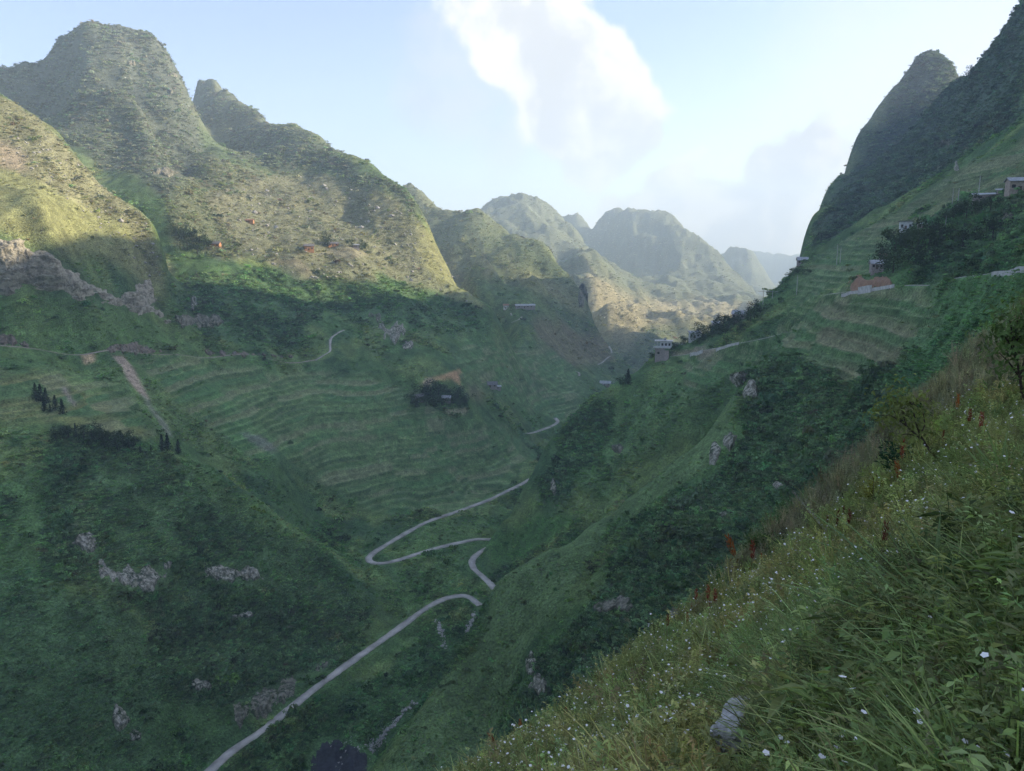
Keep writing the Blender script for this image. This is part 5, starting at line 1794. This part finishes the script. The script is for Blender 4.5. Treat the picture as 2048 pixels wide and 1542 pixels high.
KINDS = [src('m0_grass', blades(34, .42, .16, .010, .5, 1), [FOLIAGE]), src('m1_grass', blades(30, .50, .18, .011, .8, 2), [FOLIAGE]), src('m2_grass', blades(40, .34, .18, .009, .4, 3), [FOLIAGE]),
         src('m3_herb', herb(12, .40, 16, .045, 4), [FOLIAGE, PETAL]), src('m4_herb', herb(11, .46, 16, .055, 5), [FOLIAGE, PETAL]),
         src('m5_flower', herb(12, .44, 14, .042, 6, 4, .016), [FOLIAGE, PETAL]), src('m6_flower', herb(12, .42, 14, .042, 7, 6, .014), [FOLIAGE, PETAL]),
         src('m7_dry_herb', herb(16, .48, 16, .035, 8, 0, narrow=.30), [FOLIAGE, PETAL]), src('m8_long_grass', blades(22, .52, .16, .011, .8, 9, .35), [FOLIAGE]),
         src('m9_weed', herb(8, .45, 9, .13, 10, 0, narrow=.30), [FOLIAGE, PETAL]), ]


def meadow(N):
    j1 = np.searchsorted(RR, 112)
    tv, rg_, zg = TV[:, :j1], RG[:, :j1], ZG[:, :j1]
    dt = np.zeros_like(tv)
    dt[:, 1:] = np.maximum(tv[:, 1:] - tv[:, :-1], 0)
    w = (dt + 0.004) * (tv >= RUNMAX[:, :j1] - 0.02) * (rg_ > 1.9)
    idx = RNG.choice(w.size, N, p=w.ravel() / w.sum())
    i, j = np.unravel_index(idx, w.shape)
    a = AZ[i] + RNG.uniform(-1, 1, N) * (AZ[1] - AZ[0])
    r = np.exp(LR[j] + RNG.uniform(-1, 1, N) * (LR[1] - LR[0]) * .6)
    x, y = r * np.sin(a), r * np.cos(a)
    z = ground_z(x, y)
    px, py = project(x, y, z)
    patch = fbm(x, y, 2.6, 3, 601)
    patch2 = fbm(x, y, 6.0, 3, 607)
    u = RNG.uniform(0, 1, N)
    brown = inpoly(px + patch * 50, py + patch2 * 50, [(1470, 1135), (1620, 985), (1760, 850), (1850, 760), (1930, 690), (2100, 590), (2100, 740), (1950, 815), (1850, 880), (1760, 950), (1650, 1040), (1560, 1105), (1440, 1190), (1330, 1240), (1400, 1200)])
    rim = inpoly(px + patch * 30, py + patch2 * 30, [(1350, 1230), (1480, 1100), (1600, 1000), (1640, 1000), (1560, 1085), (1450, 1180), (1400, 1230)])
    weed = inpoly(px + patch * 120, py + patch2 * 120, [(1560, 1560), (1640, 1420), (1760, 1240), (1850, 1130), (2100, 1060), (2100, 1600), (1560, 1600)])
    lush = inpoly(px + patch * 60, py + patch2 * 60, [(1420, 1320), (1640, 1230), (1790, 1100), (1850, 1180), (1740, 1300), (1620, 1450), (1480, 1450)])
    pick = np.where(u < .14, 0, np.where(u < .20, 1, np.where(u < .34, 2, np.where(u < .66, 3, np.where(u < .80, 4, np.where(u < .90, 5, 6))))))
    wet = np.clip(.5 + patch * 1.3, 0, 1)[:, None]
    t = np.array((0.345, 0.355, 0.150)) * (1 - wet) + np.array((0.240, 0.310, 0.120)) * wet
    t = np.where((patch2 > .18)[:, None], t * (1.08, 1.0, .95), t)
    u2 = RNG.uniform(0, 1, N)
    pick = np.where(lush & (u2 < .12), 8, pick)
    t = np.where(lush[:, None], t * (.80, .95, .9), t)
    pick = np.where(weed, np.where(u2 < .22, 9, np.where(u2 < .36, 8, np.where(u2 < .74, 4, np.where(u2 < .78, 5, 3)))), pick)
    t = np.where(weed[:, None], np.array((0.175, 0.225, 0.090)) * (.6 + .9 * wet), t)
    pick = np.where(brown, np.where(u2 < .85, 7, 3), pick)
    t = np.where(brown[:, None], np.array((0.285, 0.275, 0.180)) * (.85 + .3 * wet), t)
    pick = np.where(rim & ~brown, np.where(u2 < .5, 8, 4), pick)
    t = np.where((rim & ~brown)[:, None], np.array((0.095, 0.170, 0.062)), t)
    pick = np.where((pick >= 5) & (pick <= 6) & (r < 6) & (RNG.uniform(0, 1, N) < .75), 3, pick)
    t = t * np.exp(RNG.normal(0, .22, N))[:, None] * (1 + RNG.normal(0, .08, (N, 3)))
    s = np.interp(r, [2, 5, 12, 30, 80], [.55, .75, 1.0, 1.35, 2.1]) * np.exp(RNG.normal(0, .22, N))
    s = np.where(r > 30, s * 1.1, s)
    # plants on a slope lean outwards a little
    tilt = np.stack([RNG.normal(0, .12, N), RNG.normal(-.08, .12, N)], -1)
    keep = ~inpoly(px, py, [(1400, 1680), (1415, 1480), (1470, 1455), (1540, 1465), (1560, 1530), (1540, 1660)])
    x, y, z, s, t, pick, tilt = x[keep], y[keep], z[keep], s[keep], t[keep], pick[keep], tilt[keep]
    N = len(x)
    instancer('meadow', np.stack([x, y, z], -1), s, RNG.uniform(0, 6.28, N), np.clip(t, .01, .5), pick, KINDS,
              'tall grass and small white flowers covering the slope', 'grass', tilt)


meadow(42000)


def meadow_beside(N):
    """the same growth goes on beside and under the view point"""
    a = np.where(RNG.uniform(0, 1, N) < .8, RNG.uniform(math.radians(37.5), math.radians(85), N), RNG.uniform(math.radians(-60), math.radians(85), N))
    r = np.exp(RNG.uniform(math.log(.9), math.log(45), N))
    k = (np.abs(np.degrees(a)) > 37.5) | (r < 2.0)
    a, r = a[k], r[k]
    n = len(a)
    x, y = r * np.sin(a), r * np.cos(a)
    z = base_t(a, KR * np.log(r)) * r + relief(x, y, r)
    t = np.array((0.16, 0.20, 0.08)) * np.exp(RNG.normal(0, .3, n))[:, None]
    instancer('meadow', np.stack([x, y, z], -1), np.interp(r, [1, 5, 12, 45], [.4, .7, 1.0, 1.6]), RNG.uniform(0, 6.28, n), t, RNG.choice([0, 2, 3, 4, 5, 8, 9], n), KINDS, 'grass and weeds going on beside the path', 'grass')


meadow_beside(7000)

# ------------------------------------------------------------------ single plants on the slope
PLUME = leaf_mat('red_plume', (0.26, 0.060, 0.045), .35, 6.0)
PLUME_D = leaf_mat('dark_red_plume', (0.14, 0.032, 0.030), .35, 6.0)
PLUME_O = leaf_mat('orange_plume', (0.40, 0.130, 0.045), .35, 6.0)
STEM = simple_mat('straw_stem', (0.22, 0.17, 0.07), 0.9, 0.3, 8.0)
STEMLEAF = leaf_mat('yellowing_leaf', (0.20, 0.16, 0.045), .4, 6.0)


def plume_part(seed, L, R):
    rg = np.random.default_rng(seed)
    n = 60
    f = rg.uniform(0, 1, n)
    a = rg.uniform(0, 6.283, n)
    rad = R * np.sin(np.clip(f * 2.6 + .35, 0, 3.1)) * rg.uniform(.3, 1, n)
    co, fa = [], []
    for i in range(n):
        p = np.array((rad[i] * math.cos(a[i]) * .5, rad[i] * math.sin(a[i]) * .5, f[i] * L * .86))
        d = np.array((math.cos(a[i]) * .55, math.sin(a[i]) * .55, 1.0))
        s = np.array((-math.sin(a[i]), math.cos(a[i]), 0)) * R * .12
        k = len(co)
        l_ = L * rg.uniform(.14, .30)
        co += [p, p + d * l_ * .5 + s, p + d * l_, p + d * l_ * .5 - s]
        fa.append((k, k + 1, k + 2, k + 3))
    return mesh_from('plume', co, fa)


PLUMES = [plume_part(700 + k, 1.0, .14 + .035 * k) for k in range(4)]
PSTEM = None


def red_plant(px, py, hpx, mat, label, group=None, stem=1.7, lean=0.0, rs=0):
    """plume centred on the picture point, on a stem rooted in the slope"""
    global PSTEM
    tot = hpx * (stem + .5)
    p = foot(px - lean * tot, py + tot, 3, 95)
    d = p.length
    h = hpx / F * d * .88
    rg = random.Random(int(px + py * 3 + rs))
    e = empty('red_plume_plant', p, rg.uniform(-.4, .4), label, 'plant', group)
    e.rotation_euler = (0, lean * .9, rg.uniform(-.3, .3))
    sl = h * stem * 1.25
    if PSTEM is None:
        st = tube('stem', [(0, 0, -.2), (.01, 0, .5), (0, .01, 1.08)], [.014, .011, .007], STEM, e, 5)
        PSTEM = st.data
    else:
        st = link('stem', PSTEM, None, e)
    st.scale = (max(h, .3) * 1.0, max(h, .3) * 1.0, sl)
    pl = link('plume', PLUMES[rg.randrange(4)], None, e)
    pl.location = (0, 0, sl * .95)
    pl.scale = (h * 1.0, h * 1.0, h * 1.15)
    if not pl.data.materials:
        pl.data.materials.append(None)
    pl.material_slots[0].link = 'OBJECT'
    pl.material_slots[0].material = mat
    n = rg.randrange(5, 9)
    co, fa = [], []
    for i in range(n):
        a, z = rg.uniform(0, 6.28), sl * rg.uniform(.45, .95)
        L = h * rg.uniform(.25, .45)
        k = len(co)
        dx, dy = math.cos(a), math.sin(a)
        co += [(0, 0, z), (dx * L * .5 - dy * L * .13, dy * L * .5 + dx * L * .13, z + L * .25), (dx * L, dy * L, z + L * .05), (dx * L * .5 + dy * L * .13, dy * L * .5 - dx * L * .13, z + L * .25)]
        fa.append((k, k + 1, k + 2, k + 3))
    link('leaves', mesh_from('leaves', co, fa), STEMLEAF, e)
    return e


red_plant(1453, 1088, 46, PLUME_O, 'tallest red plume leaning out on a long straw stem', stem=1.5, lean=-.42)
red_plant(1500, 1106, 36, PLUME, 'red plume over yellowing leaves beside the tallest plume')
red_plant(1800, 905, 40, PLUME, 'bright red plume above the dark green shrub', stem=1.0)
red_plant(1790, 945, 34, PLUME_O, 'drooping orange plume in front of the dark green shrub', stem=.8, lean=-.3)
red_plant(1762, 1076, 38, PLUME_D, 'dark maroon plume standing alone in the meadow')
red_plant(986, 1476, 30, PLUME, 'bright red plume hanging over the lower rim of the slope', lean=-.5)
red_plant(1716, 1200, 28, PLUME_O, 'orange feathery plume low in the meadow', stem=.9, lean=-.4)
red_plant(1690, 1230, 24, PLUME_O, 'pale orange feathery plume below the orange one', stem=.9)
G1, L1 = 'maroon plumes in a cluster', 'dark maroon plume of the cluster in the middle of the slope'
for q in ((1670, 1042, 32), (1693, 1040, 28), (1683, 1026, 20), (1701, 1036, 18), (1648, 1030, 16), (1652, 1042, 16)):
    red_plant(*q, PLUME_D, L1, G1)
G2, L2 = 'red plumes on the meadow rim', 'small red plume on the rim of the meadow above the ravine'
for q in ((1520, 1116, 16), (1545, 1108, 14), (1590, 1088, 14), (1413, 1188, 28), (1427, 1196, 28), (1418, 1208, 14), (1390, 1192, 22), (1382, 1212, 14), (1455, 1196, 12), (1333, 1245, 24), (1373, 1238, 20), (1040, 1455, 24), (1060, 1457, 20),
          (1022, 1476, 16), (964, 1510, 16), (1115, 1432, 14), (1131, 1426, 20), (897, 1538, 14)):
    red_plant(*q, PLUME_O if int(q[0]) % 4 == 0 else PLUME, L2, G2)
G3, L3 = 'red plumes in the dry grass', 'red plume rising from the dry brown grass by the small tree'
for q in ((1908, 815, 28), (1933, 842, 24), (1955, 853, 28), (1966, 862, 16), (1881, 880, 22)):
    red_plant(*q, PLUME if int(q[0]) % 2 else PLUME_O, L3, G3)
G4, L4 = 'red plumes deep in the meadow', 'maroon plume low among the meadow flowers'
for q in ((1772, 1136, 22), (1740, 1112, 16), (1757, 955, 10)):
    red_plant(*q, PLUME_D, L4, G4)


# small tree leaning out of the slope, drawn limb by limb at its own distance
def limb_tree(name, base, limbs, leafmat, label, leaf=.12, per=26, spread=.16, thick=.035, rmin=3, rmax=95, seed=1, narrow=.4):
    p0 = foot(*base, rmin, rmax)
    r0 = math.hypot(p0.x, p0.y)
    rg = np.random.default_rng(seed)
    e = empty(name, p0, 0, label, 'tree')

    def at(px, py, k=0.0):
        a, t = azt(px, py)
        rr = r0 + k
        return Vector((rr * math.sin(a), rr * math.cos(a), rr * t)) - p0
    P, N = [], []
    for li, (pts_, w) in enumerate(limbs):
        dep = rg.normal(0, .35) if li else 0
        L = [at(px, py, dep * (i / max(len(pts_) - 1, 1))) for i, (px, py) in enumerate(pts_)]
        if li == 0:
            L = [Vector((0, 0, -.3))] + L
        n = len(L)
        tube('trunk' if li == 0 else 'branch', L, [thick * w * (1 - .75 * i / (n - 1)) for i in range(n)], BARK, e, 6)
        if li == 0:
            continue
        for i in range(int(per * max(1, n - 1))):
            f = rg.uniform(.25, 1.0) * (n - 1)
            k = min(int(f), n - 2)
            q = L[k].lerp(L[k + 1], f - k)
            off = rg.normal(0, spread, 3)
            P.append(np.array(q) + off)
            N.append(off + rg.normal(0, .1, 3) + (0, 0, .15))
    link('crown', cards('crown', np.array(P), np.array(N), rg.uniform(.7, 1.3, len(P)) * leaf, rg.uniform(.7, 1.3, len(P)) * leaf * narrow, seed + 3, .3), leafmat, e)
    return e


OLIVE = leaf_mat('olive_leaf', (0.225, 0.270, 0.090), .45, 2.0)
OLIVE_D = leaf_mat('dull_green_leaf', (0.130, 0.200, 0.075), .45, 2.0)
TEAL = leaf_mat('blue_green_leaf', (0.034, 0.085, 0.046), .4, 2.0)
FRESH = leaf_mat('fresh_green_leaf', (0.070, 0.150, 0.036), .4, 2.0)
limb_tree('small_tree', (1884, 926), [
    ([(1884, 926), (1858, 900), (1835, 872), (1812, 850)], 1.0), ([(1858, 900), (1840, 870), (1830, 840), (1825, 810), (1830, 795)], .7), ([(1835, 872), (1805, 845), (1780, 830), (1755, 832)], .6),
    ([(1812, 850), (1790, 825), (1775, 808)], .5), ([(1812, 850), (1805, 820), (1790, 795), (1780, 790)], .5), ([(1840, 870), (1850, 850), (1845, 820), (1815, 800)], .5), ([(1858, 900), (1880, 890), (1895, 895)], .5), ([(1870, 912), (1890, 905), (1905, 910)], .4),
    ([(1835, 872), (1815, 868), (1795, 870)], .4), ([(1825, 810), (1810, 795), (1800, 788)], .3)], OLIVE, 'small olive leaved tree leaning out of the dry grass', .16, 30, .22, .045, 20, 60, 3)
limb_tree('slender_tree', (2047, 812), [
    ([(2047, 812), (2042, 770), (2034, 720), (2028, 690)], 1.0), ([(2040, 760), (2052, 710), (2062, 660), (2070, 620)], .7), ([(2034, 720), (2020, 690), (2005, 665), (1990, 648)], .6), ([(2034, 720), (2025, 680), (2022, 650), (2015, 625)], .6), ([(2028, 690), (2032, 655), (2040, 620)], .6),
    ([(2040, 755), (2018, 725), (1998, 705)], .5), ([(2044, 780), (2062, 760), (2080, 740)], .5), ([(2028, 690), (2048, 660), (2060, 640)], .5)], OLIVE_D, 'slender sparsely leaved tree above the dry grass', .20, 50, .30, .06, 20, 95, 9)
limb_tree('yellow_sapling', (1756, 1030), [([(1756, 1030), (1750, 1005), (1746, 985)], .5), ([(1750, 1005), (1740, 985), (1733, 965)], .3), ([(1750, 1000), (1758, 980), (1762, 962)], .3), ([(1746, 985), (1748, 965), (1744, 950)], .3), ([(1750, 1000), (1738, 995), (1728, 985)], .2)],
          leaf_mat('yellow_green_leaf', (0.19, 0.19, .045), .3, 3.0), 'yellow green sapling standing in the meadow', .11, 14, .08, .03, 12, 60, 21)


def shrub(px, py, w, h, mat, label, leaf, n, rmin, rmax, seed, name='shrub', narrow=.35, group=None):
    p = foot(px, py, rmin, rmax)
    d = p.length
    rg = np.random.default_rng(seed)
    e = empty(name, p, 0, label, 'shrub', group)
    W_, H_ = w / F * d / 2, h / F * d
    L = 5
    cen = np.stack([rg.uniform(-.6, .6, L) * W_, rg.uniform(-.6, .6, L) * W_, rg.uniform(.35, .75, L) * H_], -1)
    k = rg.integers(0, L, n)
    v_ = rg.normal(0, 1, (n, 3))
    v_ /= np.linalg.norm(v_, axis=1, keepdims=True)
    P = cen[k] + v_ * np.array((W_ * .5, W_ * .5, H_ * .35)) * rg.uniform(.4, 1.05, (n, 1))
    link('foliage', cards('foliage', P, v_ + rg.normal(0, .5, (n, 3)) + (0, 0, .5), rg.uniform(.7, 1.3, n) * leaf, rg.uniform(.7, 1.3, n) * leaf * narrow, seed + 1, .35), mat, e)
    for q in range(4):
        c = Vector(cen[q])
        tube('stem', [(0, 0, -.2), c * .5 + Vector((0, 0, .05)), c], [.02, .014, .006], BARK, e, 5)
    return e


shrub(1785, 962, 80, 76, TEAL, 'dense blue green shrub under the bright red plume', .16, 360, 15, 60, 31)
shrub(1845, 858, 46, 44, FRESH, 'fresh green shrub behind the small olive tree', .20, 220, 20, 70, 32)
shrub(1722, 1000, 44, 34, TEAL, 'low blue green shrub left of the yellow green sapling', .14, 200, 15, 60, 33)
shrub(1535, 1118, 90, 44, OLIVE_D, 'dull green shrub on the rim behind the red plumes', .15, 300, 15, 60, 34)
shrub(1600, 1096, 40, 30, simple_mat('grey_twig', (.13, .115, .10), .9), 'small leafless grey shrub among the plumes', .12, 160, 15, 60, 35, narrow=.12)
BIG = leaf_mat('broad_weed_leaf', (0.095, 0.165, 0.068), .4, 3.0)
Lw = 'broad leaved green weed in the dark corner of the slope'
for i, q in enumerate(((1990, 1240, 150, 120), (1900, 1330, 140, 110), (2020, 1400, 150, 130), (1840, 1400, 120, 100), (1960, 1480, 130, 110), (1690, 1455, 90, 70), (1640, 1505, 90, 70), (1760, 1310, 90, 80), (1880, 1200, 110, 90), (2030, 1120, 100, 90))):
    shrub(*q, BIG, Lw, .10, 130, 2, 12, 60 + i, 'leafy_weed', .42, 'broad leaved weeds of the corner')


def clump(px, py, hpx, n, mat, label, group, seed, droop=.9):
    p = foot(px, py, 2, 80)
    h = hpx / F * p.length
    co, fa = blades(n, h, h * .12, max(.012, h * .022), droop, seed, .35)
    e = link('grass_clump', mesh_from('grass_clump', co, fa), mat)
    e.location = p
    return tag(e, label, 'grass', group)


LONGG = leaf_mat('long_grass_blade', (0.190, 0.290, 0.085), .3, 3.0)
LONGD = leaf_mat('bamboo_grass_blade', (0.100, 0.165, 0.062), .35, 3.0)
clump(1690, 1215, 110, 40, LONGG, 'bright green grass tussock in the middle of the meadow', None, 1, .7)
clump(2010, 1010, 150, 60, LONGG, 'tall arching grass tussock at the meadow edge by the slender tree', None, 2, 1.0)
clump(1660, 1150, 90, 40, LONGG, 'bright grass tuft above the bright green tussock', None, 3, .7)
Lg = 'arching long bladed grass clump low in the dark corner'
for i, (x, y, h) in enumerate(((1600, 1490, 120), (1790, 1520, 170), (1880, 1440, 140), (1690, 1530, 120), (1990, 1390, 130), (1830, 1330, 110), (1930, 1540, 150), (1560, 1420, 90), (1730, 1400, 110), (2040, 1300, 120))):
    clump(x, y, h, 30, LONGD, Lg, 'grass clumps of the corner', 20 + i, 1.0)
# silvery seed head of tall grass
p = foot(1665, 1075, 6, 40)
e = empty('seed_grass', p, 0, 'pale silvery grass seed head leaning across the meadow', 'grass')
dd = p.length
tube('stalk', [(0, 0, -.1), (-.03 * dd, 0, .03 * dd), (-.052 * dd, 0, .058 * dd)], [.012, .009, .004], STEM, e, 5)
rg = np.random.default_rng(5)
f = rg.uniform(.15, 1, 160)
P = np.stack([-.052 * dd * f, np.zeros(160), .058 * dd * f], -1) + rg.normal(0, .018, (160, 3))
link('seed_head', cards('seed_head', P, rg.normal(0, 1, (160, 3)), .06, .014, 6), simple_mat('silver_seed', (.40, .38, .32), .9), e)

# white ray flowers close by
rg = random.Random(77)


def flower_meshes():
    n, co, fa = 5, [], []
    for k in range(n):
        a = k / n * 6.2832
        s = len(co)
        c, q = (math.cos(a), math.sin(a)), (-math.sin(a), math.cos(a))
        for rr, ww, z in ((.15, .14, .05), (.55, .40, .14), (.88, .36, .08), (1.0, .18, .0)):
            co += [(c[0] * rr - q[0] * ww, c[1] * rr - q[1] * ww, z), (c[0] * rr + q[0] * ww, c[1] * rr + q[1] * ww, z)]
        fa += [(s + 2 * j, s + 2 * j + 1, s + 2 * j + 3, s + 2 * j + 2) for j in range(3)]
    pet = mesh_from('petals', co, fa)
    pet.materials.append(PETAL)
    cen = stone_mesh('flower_centre', 4, 1, .6)
    cen.materials.append(DISC)
    return pet, cen


PET, CEN = flower_meshes()
FSTEM = None
FG, FL = 'white flowers close to the view point', 'single white five petalled flower with yellow centre close by in the weeds'
spots = [(1885, 1240), (1897, 1248), (1925, 1270), (1950, 1292), (1842, 1246), (1938, 1279), (2022, 1298), (1866, 1311), (1770, 1388), (1765, 1404), (1748, 1400), (1730, 1364), (1784, 1335), (1825, 1371), (1822, 1386), (1680, 1331), (1620, 1432),
         (1644, 1426), (1880, 1082), (1960, 1102), (2006, 1031), (2011, 1116), (2000, 1131), (1955, 1042), (1990, 1082), (2036, 1082), (1945, 1116), (1930, 1023), (1985, 1006), (2040, 1160), (1975, 1150), (1700, 1447), (1660, 1470), (1590, 1520)]
while len(spots) < 60:
    x, y = rg.uniform(1480, 2046), rg.uniform(1000, 1535)
    if y > 1900 - 0.45 * x:
        spots.append((x, y))
for x, y in spots:
    p = foot(x, min(y + 26, 1600), 1.8, 18)
    d = p.length
    e = empty('white_flower', p, rg.uniform(0, 6), FL, 'flower', FG)
    h = 30 / F * d + .05
    if FSTEM is None:
        st = tube('stem', [(0, 0, -.1), (.01, 0, .5), (0, 0, 1)], [.010, .008, .006], STEM, e, 4)
        FSTEM = st.data
    else:
        st = link('stem', FSTEM, None, e)
    st.scale = (.2, .2, h)
    R = rg.uniform(2.8, 5.0) / F * d
    tl = (rg.uniform(-.6, .3), rg.uniform(-.5, .5), 0)
    for nm, me, s in (('petals', PET, R), ('flower_centre', CEN, R * .30)):
        o = link(nm, me, None, e)
        o.location = (0, 0, h + (R * .12 if nm != 'petals' else 0))
        o.scale = (s, s, s)
        o.rotation_euler = tl

# stones on the slope
def stone(px, py, w, label, seed, flat, mat, rmin=1.8, rmax=40, name='boulder', lift=.1):
    p = foot(px, py, rmin, rmax)
    s = w / F * p.length / 2
    me = stone_mesh(name, seed, 4, flat)
    me.materials.append(mat)
    o = link(name, me)
    o.location = p + Vector((0, 0, s * lift))
    o.scale = (s, s * .8, s)
    o.rotation_euler = (random.Random(seed).uniform(-.2, .2), -.35, random.Random(seed).uniform(0, 3))
    return tag(o, label, 'stone')


WHITE_ROCK = rock_mat('white_lichen_rock', (0.50, 0.50, 0.48), (0.26, 0.26, 0.25), (0.12, 0.12, 0.10), 9.0, 9.0, .62, .5)
stone(1474, 1506, 108, 'white limestone boulder half sunk in the meadow', 3, .75, WHITE_ROCK, lift=.95)
stone(1446, 1512, 34, 'small blue grey stone beside the white boulder', 8, .9, ROCK_GREY, lift=.9)
stone(1966, 1536, 46, 'pale stone at the edge of the path', 12, .7, WHITE_ROCK, lift=.4)
stone(1998, 1540, 30, 'small pale stone next to the path edge stone', 14, .7, WHITE_ROCK, lift=.4)
stone(2040, 1535, 60, 'brown earth clod at the path edge', 18, .6, simple_mat('brown_clod', (.20, .14, .10), .95, .3, 6.0, .6, 20.0), lift=.3)
STRAW = leaf_mat('dry_straw', (0.30, 0.21, 0.13), .3, 4.0, .1)
clump(2025, 1520, 90, 60, STRAW, 'heap of dry straw at the path edge', None, 91, 1.4)
